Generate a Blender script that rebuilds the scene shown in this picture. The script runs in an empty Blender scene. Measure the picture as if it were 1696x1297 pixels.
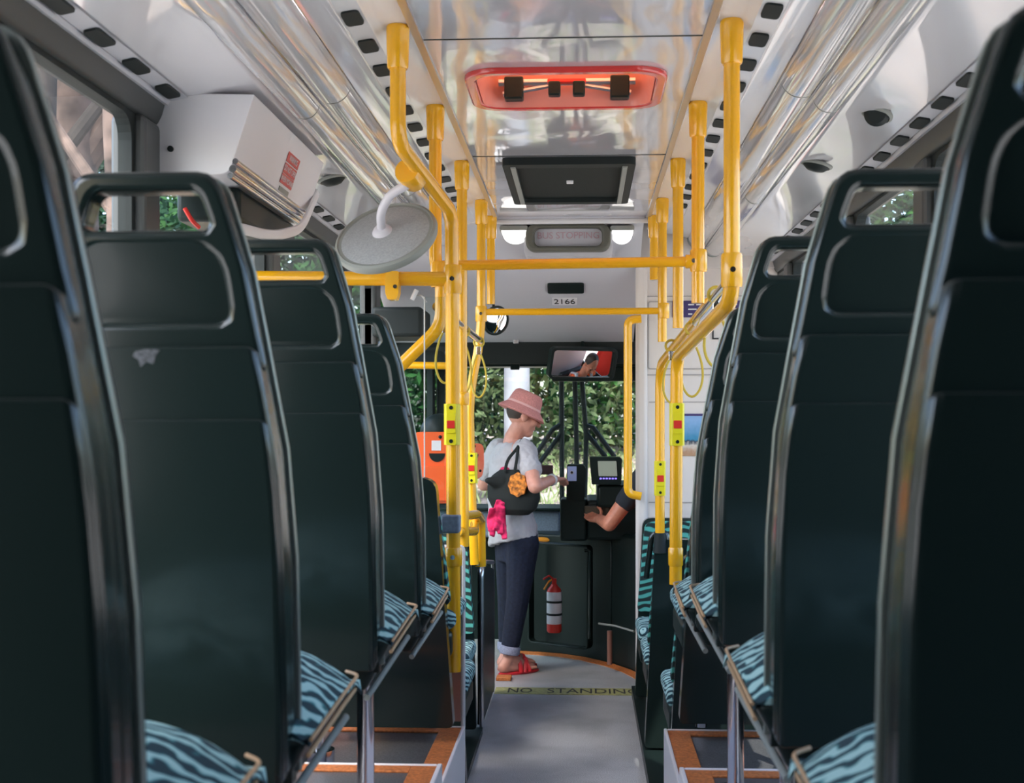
import bpy, bmesh, math, random
from mathutils import Vector, Matrix, noise
random.seed(7)
S = bpy.context.scene
COL = S.collection
PI = math.pi

# ------------------------------------------------------------------ camera
F = 2150.0                      # focal length in pixels of the 1696 px wide frame
CZ = 1.48                       # camera height above the low floor of the bus
TH = math.atan(118.0 / F)       # slight turn to the left
cam_d = bpy.data.cameras.new('camera')
cam_d.sensor_width = 36.0
cam_d.lens = F / 1696.0 * 36.0
cam_d.shift_y = 46.5 / 1696.0
cam_d.clip_start = 0.05
cam_d.dof.use_dof = True
cam_d.dof.focus_distance = 5.2
cam_d.dof.aperture_fstop = 6.5
cam = bpy.data.objects.new('camera', cam_d)
COL.objects.link(cam)
cam.location = (0, 0, CZ)
cam.rotation_euler = (PI / 2, 0, TH)
S.camera = cam

# ------------------------------------------------------------------ light
w = bpy.data.worlds.new('sky'); S.world = w; w.use_nodes = True
nt = w.node_tree; nt.nodes.clear()
bg = nt.nodes.new('ShaderNodeBackground'); out = nt.nodes.new('ShaderNodeOutputWorld')
sky = nt.nodes.new('ShaderNodeTexSky')
sky.sky_type = 'NISHITA'; sky.sun_disc = False
sky.sun_elevation = math.radians(52); sky.sun_rotation = math.radians(215)
sky.air_density = 1.0; sky.dust_density = 3.0; sky.ozone_density = 1.0
nt.links.new(sky.outputs[0], bg.inputs[0]); nt.links.new(bg.outputs[0], out.inputs[0])
bg.inputs[1].default_value = 1.25
sun_d = bpy.data.lights.new('sun', 'SUN'); sun_d.energy = 9.0; sun_d.angle = 0.02
sun_d.color = (1.0, 0.94, 0.86)
sun = bpy.data.objects.new('sun', sun_d); COL.objects.link(sun)
sun.rotation_euler = (math.radians(36), math.radians(14), math.radians(10))
sun.location = (0, -4, 12)
S.view_settings.view_transform = 'Standard'
S.view_settings.look = 'None'
S.view_settings.exposure = 0.0
S.view_settings.gamma = 1.0
S.view_settings.use_curve_mapping = False
S.cycles.use_denoising = True
S.cycles.max_bounces = 10
S.cycles.diffuse_bounces = 5
S.cycles.glossy_bounces = 5
S.cycles.transparent_max_bounces = 16
S.cycles.sample_clamp_indirect = 8.0

# ------------------------------------------------------------------ helpers
CT, ST = math.cos(TH), math.sin(TH)
def P(px, py, Y):
    """the point at distance Y down the bus seen at pixel px, py"""
    a = (px - 848.0) / F; b = (695.0 - py) / F
    dx = -ST + a * CT; dy = CT + a * ST
    k = Y / dy
    return Vector((dx * k, Y, CZ + b * k))

def tag(o, label=None, cat=None, group=None, kind=None):
    if label: o['label'] = label
    if cat: o['category'] = cat
    if group: o['group'] = group
    if kind: o['kind'] = kind
    return o

def empty(name, loc=(0, 0, 0), rz=0.0, label=None, cat=None, group=None):
    o = bpy.data.objects.new(name, None); COL.objects.link(o)
    o.empty_display_size = 0.1
    o.location = loc; o.rotation_euler = (0, 0, rz)
    return tag(o, label, cat, group)

MATS = {}
def mat(name, col, rough=0.5, metal=0.0, spec=0.5, bump=0.0, bscale=200.0, mottle=0.0, mscale=8.0,
        coat=0.0, trans=0.0, emit=0.0, wave=0.0):
    if name in MATS: return MATS[name]
    m = bpy.data.materials.new(name); m.use_nodes = True
    t = m.node_tree; b = t.nodes['Principled BSDF']
    c = (col[0], col[1], col[2], 1)
    b.inputs['Base Color'].default_value = c
    b.inputs['Roughness'].default_value = rough
    b.inputs['Metallic'].default_value = metal
    b.inputs['Specular IOR Level'].default_value = spec
    b.inputs['Coat Weight'].default_value = coat
    b.inputs['Coat Roughness'].default_value = 0.05
    if trans: b.inputs['Transmission Weight'].default_value = trans
    if emit:
        b.inputs['Emission Color'].default_value = c
        b.inputs['Emission Strength'].default_value = emit
    tc = t.nodes.new('ShaderNodeTexCoord')
    if mottle:
        n = t.nodes.new('ShaderNodeTexNoise'); n.inputs['Scale'].default_value = mscale
        n.inputs['Detail'].default_value = 6
        t.links.new(tc.outputs['Object'], n.inputs['Vector'])
        r = t.nodes.new('ShaderNodeValToRGB')
        r.color_ramp.elements[0].position = 0.3; r.color_ramp.elements[1].position = 0.7
        r.color_ramp.elements[0].color = tuple(max(0, x * (1 - mottle)) for x in col) + (1,)
        r.color_ramp.elements[1].color = tuple(min(1, x * (1 + mottle)) for x in col) + (1,)
        t.links.new(n.outputs['Fac'], r.inputs[0]); t.links.new(r.outputs[0], b.inputs['Base Color'])
    if bump or wave:
        n = t.nodes.new('ShaderNodeTexNoise')
        n.inputs['Scale'].default_value = bscale; n.inputs['Detail'].default_value = 2 if bump else 0.5
        t.links.new(tc.outputs['Object'], n.inputs['Vector'])
        bp = t.nodes.new('ShaderNodeBump')
        bp.inputs['Strength'].default_value = bump or 1.0
        bp.inputs['Distance'].default_value = 0.002 if bump else wave
        t.links.new(n.outputs['Fac'], bp.inputs['Height']); t.links.new(bp.outputs[0], b.inputs['Normal'])
    MATS[name] = m
    return m

def glass_mat(name, tint, gloss=0.05, rough=0.0):
    m = bpy.data.materials.new(name); m.use_nodes = True; t = m.node_tree; t.nodes.clear()
    o = t.nodes.new('ShaderNodeOutputMaterial'); mix = t.nodes.new('ShaderNodeMixShader')
    tr = t.nodes.new('ShaderNodeBsdfTransparent'); tr.inputs[0].default_value = (*tint, 1)
    gl = t.nodes.new('ShaderNodeBsdfGlossy'); gl.inputs['Roughness'].default_value = rough
    ge = t.nodes.new('ShaderNodeNewGeometry'); dt = t.nodes.new('ShaderNodeVectorMath'); dt.operation = 'DOT_PRODUCT'
    t.links.new(ge.outputs['Normal'], dt.inputs[0]); t.links.new(ge.outputs['Incoming'], dt.inputs[1])
    def mth(op, a, b=None):
        n = t.nodes.new('ShaderNodeMath'); n.operation = op
        for k, v in enumerate((a, b)):
            if v is None: continue
            if isinstance(v, (int, float)): n.inputs[k].default_value = v
            else: t.links.new(v, n.inputs[k])
        return n.outputs[0]
    f_ = mth('POWER', mth('SUBTRACT', 1.0, mth('ABSOLUTE', dt.outputs['Value'])), 5.0)
    f_ = mth('ADD', mth('MULTIPLY', f_, 0.93), 0.05)
    t.links.new(f_, mix.inputs[0]); t.links.new(tr.outputs[0], mix.inputs[1]); t.links.new(gl.outputs[0], mix.inputs[2])
    t.links.new(mix.outputs[0], o.inputs[0])
    return m

class MB:
    """collects shapes, links them as one mesh object"""
    def __init__(s): s.v = []; s.f = []
    def add(s, vs, fs):
        n = len(s.v); s.v += [Vector(v) for v in vs]; s.f += [[i + n for i in f] for f in fs]; return s
    def box(s, x0, x1, y0, y1, z0, z1):
        v = [(x0,y0,z0),(x1,y0,z0),(x1,y1,z0),(x0,y1,z0),(x0,y0,z1),(x1,y0,z1),(x1,y1,z1),(x0,y1,z1)]
        return s.add(v, [(0,3,2,1),(4,5,6,7),(0,1,5,4),(1,2,6,5),(2,3,7,6),(3,0,4,7)])
    def quad(s, a, b, c, d): return s.add([a, b, c, d], [(0, 1, 2, 3)])
    def prism(s, poly, vec):
        """closed polygon (list of 3d points) pushed along vec"""
        n = len(poly); vec = Vector(vec)
        v = [Vector(p) for p in poly] + [Vector(p) + vec for p in poly]
        f = [tuple(range(n - 1, -1, -1)), tuple(range(n, 2 * n))]
        f += [(i, (i + 1) % n, n + (i + 1) % n, n + i) for i in range(n)]
        return s.add(v, f)
    def tube(s, pts, r, n=14, cap=True, flat=None):
        pts = [Vector(p) for p in pts]
        rs = r if isinstance(r, (list, tuple)) else [r] * len(pts)
        k = len(pts)
        T = []
        for i in range(k):
            a = pts[max(0, i - 1)]; b = pts[min(k - 1, i + 1)]
            T.append((b - a).normalized() if (b - a).length > 1e-9 else Vector((0, 0, 1)))
        up = Vector((0, 0, 1)) if abs(T[0].z) < 0.9 else Vector((0, 1, 0))
        N = (up - T[0] * up.dot(T[0])).normalized()
        vs = []; fs = []
        for i in range(k):
            N = N - T[i] * N.dot(T[i])
            N = N.normalized() if N.length > 1e-6 else T[i].orthogonal().normalized()
            B = T[i].cross(N)
            for j in range(n):
                a = 2 * PI * j / n
                fl = flat or (1, 1)
                vs.append(pts[i] + (N * math.cos(a) * fl[0] + B * math.sin(a) * fl[1]) * rs[i])
        for i in range(k - 1):
            for j in range(n):
                fs.append((i*n+j, i*n+(j+1)%n, (i+1)*n+(j+1)%n, (i+1)*n+j))
        if cap:
            fs.append(tuple(range(n - 1, -1, -1))); fs.append(tuple((k-1)*n + j for j in range(n)))
        return s.add(vs, fs)
    def loop_tube(s, pts, r, n=8):
        pts = [Vector(p) for p in pts]; k = len(pts); vs = []; fs = []
        c = sum(pts, Vector()) / k
        nrm = Vector()
        for i in range(k): nrm += (pts[i] - c).cross(pts[(i + 1) % k] - c)
        nrm.normalize()
        for i in range(k):
            t = (pts[(i + 1) % k] - pts[i - 1]).normalized(); b = t.cross(nrm).normalized()
            for j in range(n):
                a = 2 * PI * j / n
                vs.append(pts[i] + (nrm * math.cos(a) + b * math.sin(a)) * r)
        for i in range(k):
            q = (i + 1) % k
            for j in range(n): fs.append((i*n+j, i*n+(j+1)%n, q*n+(j+1)%n, q*n+j))
        return s.add(vs, fs)
    def lathe(s, prof, M=None, n=32):
        M = M or Matrix.Identity(4); k = len(prof); vs = []; fs = []
        for r, z in prof:
            for j in range(n):
                a = 2 * PI * j / n
                vs.append(M @ Vector((r * math.cos(a), r * math.sin(a), z)))
        for i in range(k - 1):
            for j in range(n): fs.append((i*n+j, i*n+(j+1)%n, (i+1)*n+(j+1)%n, (i+1)*n+j))
        if prof[0][0] > 1e-6: fs.append(tuple(range(n - 1, -1, -1)))
        if prof[-1][0] > 1e-6: fs.append(tuple((k-1)*n + j for j in range(n)))
        return s.add(vs, fs)
    def ball(s, c, r, M=None, n=16, m=10):
        c = Vector(c); r = Vector((r, r, r)) if not hasattr(r, '__len__') else Vector(r)
        vs = []; fs = []
        R = M.to_3x3() if M else Matrix.Identity(3)
        for i in range(m + 1):
            th = PI * i / m
            for j in range(n):
                a = 2 * PI * j / n
                p = Vector((r.x*math.sin(th)*math.cos(a), r.y*math.sin(th)*math.sin(a), r.z*math.cos(th)))
                vs.append(c + R @ p)
        for i in range(m):
            for j in range(n): fs.append((i*n+j, (i+1)*n+j, (i+1)*n+(j+1)%n, i*n+(j+1)%n))
        return s.add(vs, fs)
    def limb(s, a, b, ra, rb, n=14):
        a = Vector(a); b = Vector(b)
        s.tube([a, b], [ra, rb], n); s.ball(a, ra, n=n, m=8); s.ball(b, rb, n=n, m=8)
        return s
    def chain(s, pts, rs, n=14):
        for i in range(len(pts) - 1): s.limb(pts[i], pts[i+1], rs[i], rs[i+1], n)
        return s
    def xf(s, M, start=0):
        for i in range(start, len(s.v)): s.v[i] = M @ s.v[i]
        return s
    def build(s, name, material, parent=None, smooth=True, bevel=0.0, seg=3, weld=False, angle=35,
              remesh=0.0, relax=0):
        me = bpy.data.meshes.new(name); me.from_pydata(s.v, [], s.f)
        bm = bmesh.new(); bm.from_mesh(me)
        if weld or remesh: bmesh.ops.remove_doubles(bm, verts=bm.verts, dist=1e-5)
        dead = [f for f in bm.faces if f.calc_area() < 1e-12]
        if dead: bmesh.ops.delete(bm, geom=dead, context='FACES')
        bmesh.ops.recalc_face_normals(bm, faces=bm.faces)
        bm.to_mesh(me); bm.free()
        o = bpy.data.objects.new(name, me); COL.objects.link(o)
        me.materials.append(material)
        if remesh:
            md = o.modifiers.new('r', 'REMESH'); md.mode = 'VOXEL'; md.voxel_size = remesh
            if relax:
                sm = o.modifiers.new('s', 'SMOOTH'); sm.factor = 0.5; sm.iterations = relax
            dg = bpy.context.evaluated_depsgraph_get()
            new = bpy.data.meshes.new_from_object(o.evaluated_get(dg))
            o.modifiers.clear(); o.data = new; bpy.data.meshes.remove(me); new.name = name; me = new
            if not me.materials: me.materials.append(material)
        if smooth:
            for p in me.polygons: p.use_smooth = True
            if not remesh: me.set_sharp_from_angle(angle=math.radians(angle))
        if bevel:
            md = o.modifiers.new('bevel', 'BEVEL'); md.width = bevel; md.segments = seg
            md.limit_method = 'ANGLE'; md.angle_limit = math.radians(40)
            md.harden_normals = False
        if parent: o.parent = parent
        return o

def fillet(pts, r, n=6):
    pts = [Vector(p) for p in pts]; out = [pts[0]]
    for i in range(1, len(pts) - 1):
        p = pts[i]; a = (pts[i-1] - p); b = (pts[i+1] - p)
        d = min(r, a.length * 0.48, b.length * 0.48)
        A = p + a.normalized() * d; B = p + b.normalized() * d
        for k in range(n + 1):
            t = k / n
            out.append(A * (1-t)**2 + p * 2*t*(1-t) + B * t*t)
    out.append(pts[-1]); return out

def rrect(x0, x1, z0, z1, r, n=5):
    o = []
    for cx, cz, a0 in ((x1-r, z1-r, 0), (x0+r, z1-r, PI/2), (x0+r, z0+r, PI), (x1-r, z0+r, 1.5*PI)):
        for k in range(n + 1):
            a = a0 + PI/2 * k / n
            o.append((cx + r*math.cos(a), cz + r*math.sin(a)))
    return o

def plate(mb, outer, holes, y0, y1, f=lambda x, z: 0.0):
    """flat outline in x,z with holes, between y0 and y1; f shifts y"""
    bm = bmesh.new(); es = []
    for loop in [outer] + holes:
        vs = [bm.verts.new((x, 0, z)) for x, z in loop]
        es += [bm.edges.new((vs[i], vs[(i+1) % len(vs)])) for i in range(len(vs))]
    bmesh.ops.triangle_fill(bm, use_beauty=True, use_dissolve=False, edges=es)
    bm.verts.index_update()
    vs = [v.co.copy() for v in bm.verts]; fs = [[v.index for v in q.verts] for q in bm.faces]
    bm.free()
    n = len(vs)
    V = [Vector((v.x, y0 + f(v.x, v.z), v.z)) for v in vs] + [Vector((v.x, y1 + f(v.x, v.z), v.z)) for v in vs]
    Fc = [q for q in fs] + [[i + n for i in reversed(q)] for q in fs]
    k = 0
    for loop in [outer] + holes:
        L = len(loop)
        for i in range(L):
            a = k + i; b = k + (i + 1) % L
            Fc.append((a, b, b + n, a + n))
        k += L
    mb.add(V, Fc)
    return mb

def text(name, body, size, loc, rot, material, parent=None, ext=0.0006, width=None):
    c = bpy.data.curves.new(name, 'FONT'); c.body = body; c.size = size; c.extrude = ext
    c.align_x = 'CENTER'; c.align_y = 'CENTER'; c.resolution_u = 4
    t = bpy.data.objects.new(name, c); COL.objects.link(t)
    dg = bpy.context.evaluated_depsgraph_get()
    me = bpy.data.meshes.new_from_object(t.evaluated_get(dg)); me.name = name
    bpy.data.objects.remove(t); bpy.data.curves.remove(c)
    if width:
        xs_ = [v.co.x for v in me.vertices]; k = width / (max(xs_) - min(xs_))
        for v in me.vertices: v.co.x *= k
    me.materials.clear(); me.materials.append(material)
    o = bpy.data.objects.new(name, me); COL.objects.link(o)
    o.location = loc; o.rotation_euler = rot
    if parent: o.parent = parent
    return o

def copy_tree(o, parent=None):
    c = o.copy(); COL.objects.link(c)
    if parent: c.parent = parent
    for ch in list(o.children): copy_tree(ch, c)
    return c

# ------------------------------------------------------------------ materials
M_white = mat('white_gloss_plastic', (0.50, 0.49, 0.525), 0.05, spec=0.8, coat=0.8, wave=0.014, bscale=3.6)
M_cove = mat('pale_gloss_panel', (0.68, 0.67, 0.70), 0.07, spec=0.8, coat=0.8, wave=0.004, bscale=2.5)
M_panel = mat('grey_bulkhead_panel', (0.52, 0.52, 0.56), 0.45, bump=0.15, bscale=500)
M_matte = mat('matt_white_panel', (0.74, 0.73, 0.76), 0.4)
M_trim = mat('white_trim', (0.68, 0.67, 0.68), 0.18, coat=0.4)
M_cream = mat('cream_panel', (0.66, 0.60, 0.56), 0.5, bump=0.1, bscale=400)
M_alu = mat('aluminium', (0.62, 0.62, 0.66), 0.28, metal=1.0)
M_chrome = mat('chrome', (0.72, 0.72, 0.78), 0.10, metal=1.0)
M_black = mat('black_plastic', (0.009, 0.0165, 0.0155), 0.36, spec=0.2)
M_seat = mat('seat_black_gloss', (0.010, 0.018, 0.017), 0.17, spec=0.4, coat=0.2)
M_rubber = mat('dark_rubber', (0.009, 0.014, 0.014), 0.6, spec=0.3)
M_header = mat('dark_header', (0.05, 0.055, 0.055), 0.4)
M_yellow = mat('yellow_enamel', (0.82, 0.40, 0.008), 0.25, coat=0.5)
M_lime = mat('lime_yellow_plastic', (0.72, 0.62, 0.01), 0.35)
M_red = mat('red_button', (0.65, 0.03, 0.02), 0.3)
M_orange = mat('orange_plastic', (0.85, 0.11, 0.015), 0.35, coat=0.3)
M_nosing = mat('orange_step_nosing', (0.46, 0.14, 0.035), 0.65, mottle=0.35, mscale=120, bump=0.4, bscale=300)
M_greyfoam = mat('mirror_back_grey', (0.34, 0.35, 0.36), 0.5, mottle=0.12, mscale=160, bump=0.5, bscale=180)
M_lilac = mat('pale_powder_coat', (0.62, 0.60, 0.66), 0.4)
M_gasket = mat('grey_gasket', (0.24, 0.25, 0.23), 0.5)
M_dash = mat('grey_blue_dash', (0.16, 0.20, 0.27), 0.6, mottle=0.2, mscale=90)
M_denim = mat('navy_denim', (0.006, 0.010, 0.028), 0.9, mottle=0.4, mscale=60, bump=0.4, bscale=250)
M_cuff = mat('pale_denim', (0.25, 0.27, 0.38), 0.9, mottle=0.3, mscale=150)
M_skin = mat('skin', (0.58, 0.27, 0.20), 0.5, mottle=0.10, mscale=30)
M_skin2 = mat('tanned_skin', (0.55, 0.20, 0.12), 0.5, mottle=0.15, mscale=40)
M_shirt = mat('white_cotton', (0.42, 0.40, 0.42), 0.85, bump=0.3, bscale=120)
M_hat = mat('dusty_pink_straw', (0.62, 0.25, 0.23), 0.85, mottle=0.15, mscale=140, bump=0.8, bscale=220)
M_band = mat('pale_pink_ribbon', (0.75, 0.42, 0.40), 0.7)
M_hair = mat('dark_hair', (0.045, 0.03, 0.024), 0.6, bump=0.6, bscale=120)
M_blackcloth = mat('black_cloth', (0.005, 0.008, 0.0075), 0.85, bump=0.3, bscale=150)
M_magenta = mat('magenta_cloth', (0.62, 0.015, 0.10), 0.8, mottle=0.45, mscale=26)
M_sandal = mat('red_leather', (0.62, 0.02, 0.03), 0.4)
M_hivis = mat('orange_hi_vis', (0.95, 0.16, 0.03), 0.7)
M_silver = mat('silver_tape', (0.55, 0.55, 0.58), 0.4, metal=0.4)
M_jacket = mat('red_hi_vis', (0.95, 0.05, 0.03), 0.7)
M_navy = mat('navy_sleeve', (0.012, 0.016, 0.024), 0.85)
M_ink = mat('black_ink', (0.01, 0.01, 0.012), 0.6)
M_paper = mat('white_label', (0.72, 0.71, 0.74), 0.5)
M_redink = mat('red_label', (0.55, 0.10, 0.09), 0.6)
M_signred = mat('faded_red_letter', (0.50, 0.32, 0.36), 0.5)
M_purple = mat('purple_sign', (0.045, 0.03, 0.13), 0.4)
M_tan = mat('tan_edge_highlight', (0.48, 0.30, 0.17), 0.45)
M_edge = mat('worn_edge_strip', (0.30, 0.33, 0.30), 0.28, metal=0.6)
M_pale = mat('pale_gloss_edge', (0.7, 0.68, 0.68), 0.2)
M_lamp = mat('lit_lamp_lens', (1.0, 0.98, 0.95), 0.3, emit=1.6)
M_led = mat('lit_violet_keys', (0.25, 0.18, 0.9), 0.4, emit=1.5)
M_screen = mat('lit_green_grey_screen', (0.30, 0.34, 0.28), 0.2, emit=0.25)
M_screenblue = mat('lit_blue_screen', (0.22, 0.26, 0.45), 0.2, emit=0.4)
M_mirror = mat('mirror_glass', (0.85, 0.86, 0.88), 0.01, metal=1.0)
M_strap = mat('yellow_webbing', (0.50, 0.36, 0.035), 0.7)
M_bark = mat('bark', (0.10, 0.070, 0.058), 0.95, mottle=0.85, mscale=5, bump=1.0, bscale=14)
M_bark2 = mat('dark_bark', (0.05, 0.042, 0.036), 0.95, mottle=0.6, mscale=5, bump=1.0, bscale=18)
M_post = mat('pale_concrete', (0.24, 0.245, 0.26), 0.8, mottle=0.12, mscale=6)
M_tubecover = mat('clear_tube_cover', (0.54, 0.53, 0.54), 0.04, spec=0.8, coat=0.9, wave=0.004, bscale=5)
M_amber = mat('amber_handle', (0.85, 0.32, 0.03), 0.35)
M_wallet = mat('brown_leather', (0.06, 0.02, 0.022), 0.5)
M_copper = mat('copper_post', (0.45, 0.22, 0.17), 0.35, metal=0.7)
M_glass = glass_mat('window_glass', (0.86, 0.90, 0.90))
M_glasst = glass_mat('tinted_glass', (0.55, 0.68, 0.66))
M_perspex = glass_mat('perspex', (0.93, 0.96, 0.96))

def leaf_mat(name, c0, c1):
    m = bpy.data.materials.new(name); m.use_nodes = True; t = m.node_tree
    b = t.nodes['Principled BSDF']; b.inputs['Roughness'].default_value = 0.6; b.inputs['Specular IOR Level'].default_value = 0.15
    tc = t.nodes.new('ShaderNodeTexCoord'); n = t.nodes.new('ShaderNodeTexNoise')
    n.inputs['Scale'].default_value = 2.2; n.inputs['Detail'].default_value = 5
    t.links.new(tc.outputs['Object'], n.inputs['Vector'])
    r = t.nodes.new('ShaderNodeValToRGB')
    r.color_ramp.elements[0].position = 0.35; r.color_ramp.elements[0].color = (*c0, 1)
    r.color_ramp.elements[1].position = 0.68; r.color_ramp.elements[1].color = (*c1, 1)
    t.links.new(n.outputs['Fac'], r.inputs[0]); t.links.new(r.outputs[0], b.inputs['Base Color'])
    b.inputs['Transmission Weight'].default_value = 0.0
    return m
M_leaf = leaf_mat('green_leaves', (0.006, 0.040, 0.010), (0.045, 0.13, 0.028))
M_leaf2 = leaf_mat('dark_leaves', (0.002, 0.016, 0.008), (0.014, 0.055, 0.02))
M_leaf3 = leaf_mat('olive_leaves', (0.010, 0.022, 0.008), (0.10, 0.14, 0.06))

def fabric(name, scale, dist, dark, mid, pale):
    """teal upholstery with pale fern fronds"""
    m = bpy.data.materials.new(name); m.use_nodes = True; t = m.node_tree
    b = t.nodes['Principled BSDF']; b.inputs['Roughness'].default_value = 0.85
    tc = t.nodes.new('ShaderNodeTexCoord')
    mp = t.nodes.new('ShaderNodeMapping'); mp.inputs['Rotation'].default_value = (0.3, 0.5, 0.6)
    t.links.new(tc.outputs['Object'], mp.inputs['Vector'])
    wv = t.nodes.new('ShaderNodeTexWave'); wv.wave_type = 'RINGS'; wv.rings_direction = 'SPHERICAL'
    wv.inputs['Scale'].default_value = scale; wv.inputs['Distortion'].default_value = dist
    wv.inputs['Detail'].default_value = 1.5; wv.inputs['Detail Scale'].default_value = 1.0
    t.links.new(mp.outputs[0], wv.inputs['Vector'])
    r = t.nodes.new('ShaderNodeValToRGB'); cr = r.color_ramp
    cr.elements[0].position = 0.30; cr.elements[0].color = dark
    cr.elements[1].position = 0.72; cr.elements[1].color = pale
    e = cr.elements.new(0.48); e.color = mid
    t.links.new(wv.outputs['Fac'], r.inputs[0]); t.links.new(r.outputs[0], b.inputs['Base Color'])
    n = t.nodes.new('ShaderNodeTexNoise'); n.inputs['Scale'].default_value = 500
    t.links.new(tc.outputs['Object'], n.inputs['Vector'])
    bp = t.nodes.new('ShaderNodeBump'); bp.inputs['Strength'].default_value = 0.4; bp.inputs['Distance'].default_value = 0.001
    t.links.new(n.outputs['Fac'], bp.inputs['Height']); t.links.new(bp.outputs[0], b.inputs['Normal'])
    return m
M_fabric = fabric('fern_fabric', 17.0, 9.0, (.005, .03, .045, 1), (.03, .17, .19, 1), (.34, .53, .53, 1))
M_fabric2 = fabric('green_fern_fabric', 8.0, 6.0, (.003, .014, .014, 1), (.006, .06, .05, 1), (.07, .34, .29, 1))

def floor_mat(name='speckled_vinyl', k=1.0):
    m = bpy.data.materials.new(name); m.use_nodes = True; t = m.node_tree
    b = t.nodes['Principled BSDF']; b.inputs['Roughness'].default_value = 0.38
    tc = t.nodes.new('ShaderNodeTexCoord')
    n = t.nodes.new('ShaderNodeTexNoise'); n.inputs['Scale'].default_value = 260; n.inputs['Detail'].default_value = 2
    n2 = t.nodes.new('ShaderNodeTexNoise'); n2.inputs['Scale'].default_value = 2.6; n2.inputs['Detail'].default_value = 4
    t.links.new(tc.outputs['Object'], n.inputs['Vector']); t.links.new(tc.outputs['Object'], n2.inputs['Vector'])
    r = t.nodes.new('ShaderNodeValToRGB'); r.color_ramp.elements[0].position = 0.35; r.color_ramp.elements[1].position = 0.65
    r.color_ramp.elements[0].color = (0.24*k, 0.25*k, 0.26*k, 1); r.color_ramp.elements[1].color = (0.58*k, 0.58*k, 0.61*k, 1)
    r2 = t.nodes.new('ShaderNodeValToRGB'); r2.color_ramp.elements[0].position = 0.35; r2.color_ramp.elements[1].position = 0.6
    r2.color_ramp.elements[0].color = (0.55, 0.55, 0.55, 1); r2.color_ramp.elements[1].color = (1, 1, 1, 1)
    mx = t.nodes.new('ShaderNodeMix'); mx.data_type = 'RGBA'; mx.blend_type = 'MULTIPLY'; mx.inputs[0].default_value = 0.8
    t.links.new(n.outputs['Fac'], r.inputs[0]); t.links.new(n2.outputs['Fac'], r2.inputs[0])
    t.links.new(r.outputs[0], mx.inputs[6]); t.links.new(r2.outputs[0], mx.inputs[7]); t.links.new(mx.outputs[2], b.inputs['Base Color'])
    return m
M_floor = floor_mat()
M_floor_shade = floor_mat('shaded_speckled_vinyl', 0.22)  # seat-floor vinyl, the shade under the seats put into its colour
M_ground = mat('pale_dry_ground', (0.46, 0.43, 0.39), 0.95, mottle=0.5, mscale=1.2)
M_bank = mat('leaf_litter_bank', (0.27, 0.225, 0.19), 0.95, mottle=0.7, mscale=2.5)
M_grass = leaf_mat('dry_grass', (0.10, 0.15, 0.05), (0.34, 0.36, 0.20))

# ------------------------------------------------------------------ the setting: bus shell
CX = -0.055                      # centre line of the bus
HZ = lambda h: CZ + h
Y0, Y1 = -0.45, 6.42              # rear wall, end of the centre ceiling
YF = 8.75                        # windscreen
WH = 1.085                       # half width at the windows
def struct(o): return tag(o, kind='structure')

# low floor of the aisle
mb = MB(); mb.box(CX-1.16, CX+1.16, 3.0, YF+0.1, -0.12, 0.0)
floor = struct(mb.build('floor', M_floor, smooth=False))
# raised seat floors left and right, two levels, and the aisle in the rear
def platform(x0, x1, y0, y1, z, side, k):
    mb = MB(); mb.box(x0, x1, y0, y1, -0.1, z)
    o = struct(mb.build('floor_%s' % side, M_floor_shade, smooth=False, bevel=0.004))
    return o
XL, XR = -0.368, 0.252
YS1, YS2 = 3.92, 3.26
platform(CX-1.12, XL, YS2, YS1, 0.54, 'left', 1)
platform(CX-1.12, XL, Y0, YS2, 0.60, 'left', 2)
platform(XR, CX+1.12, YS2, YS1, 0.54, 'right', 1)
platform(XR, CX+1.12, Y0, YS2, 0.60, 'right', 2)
mb = MB(); mb.box(XL, XR, Y0, 3.0, -0.1, 0.28); struct(mb.build('floor_rear', M_floor, smooth=False))
# orange nosings and aluminium risers along the steps
def nosing(name, x0, x1, y0, y1, z):
    mb = MB(); mb.box(x0, x1, y0, y1, z, z+0.006)
    struct(mb.build(name, M_nosing, smooth=False, bevel=0.002))
for sx, X, o in ((1, XL, 'left'), (-1, XR, 'right')):
    s_in = -sx
    a, b = sorted((X, X + s_in*0.065))
    nosing('trim_1', a, b, YS2-0.0, YS1, 0.54)
    nosing('trim_2', *sorted((X + s_in*0.065, X + s_in*0.70)), YS1-0.05, YS1, 0.54)
    nosing('trim_3', a, b, 1.2, YS2, 0.60)
    nosing('trim_4', *sorted((X + s_in*0.065, X + s_in*0.70)), YS2-0.05, YS2, 0.60)
    mb = MB()
    mb.box(*sorted((X, X + sx*0.010)), YS2, YS1+0.01, 0.02, 0.55)
    mb.box(*sorted((X, X + sx*0.012)), 1.2, YS2+0.01, 0.02, 0.61)
    mb.box(*sorted((X + s_in*0.68, X)), YS2, YS2+0.006, 0.54, 0.61)
    mb.box(*sorted((X + s_in*0.68, X)), YS1, YS1+0.006, 0.0, 0.55)
    struct(mb.build('trim_5', M_matte, smooth=False, bevel=0.003))

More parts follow.
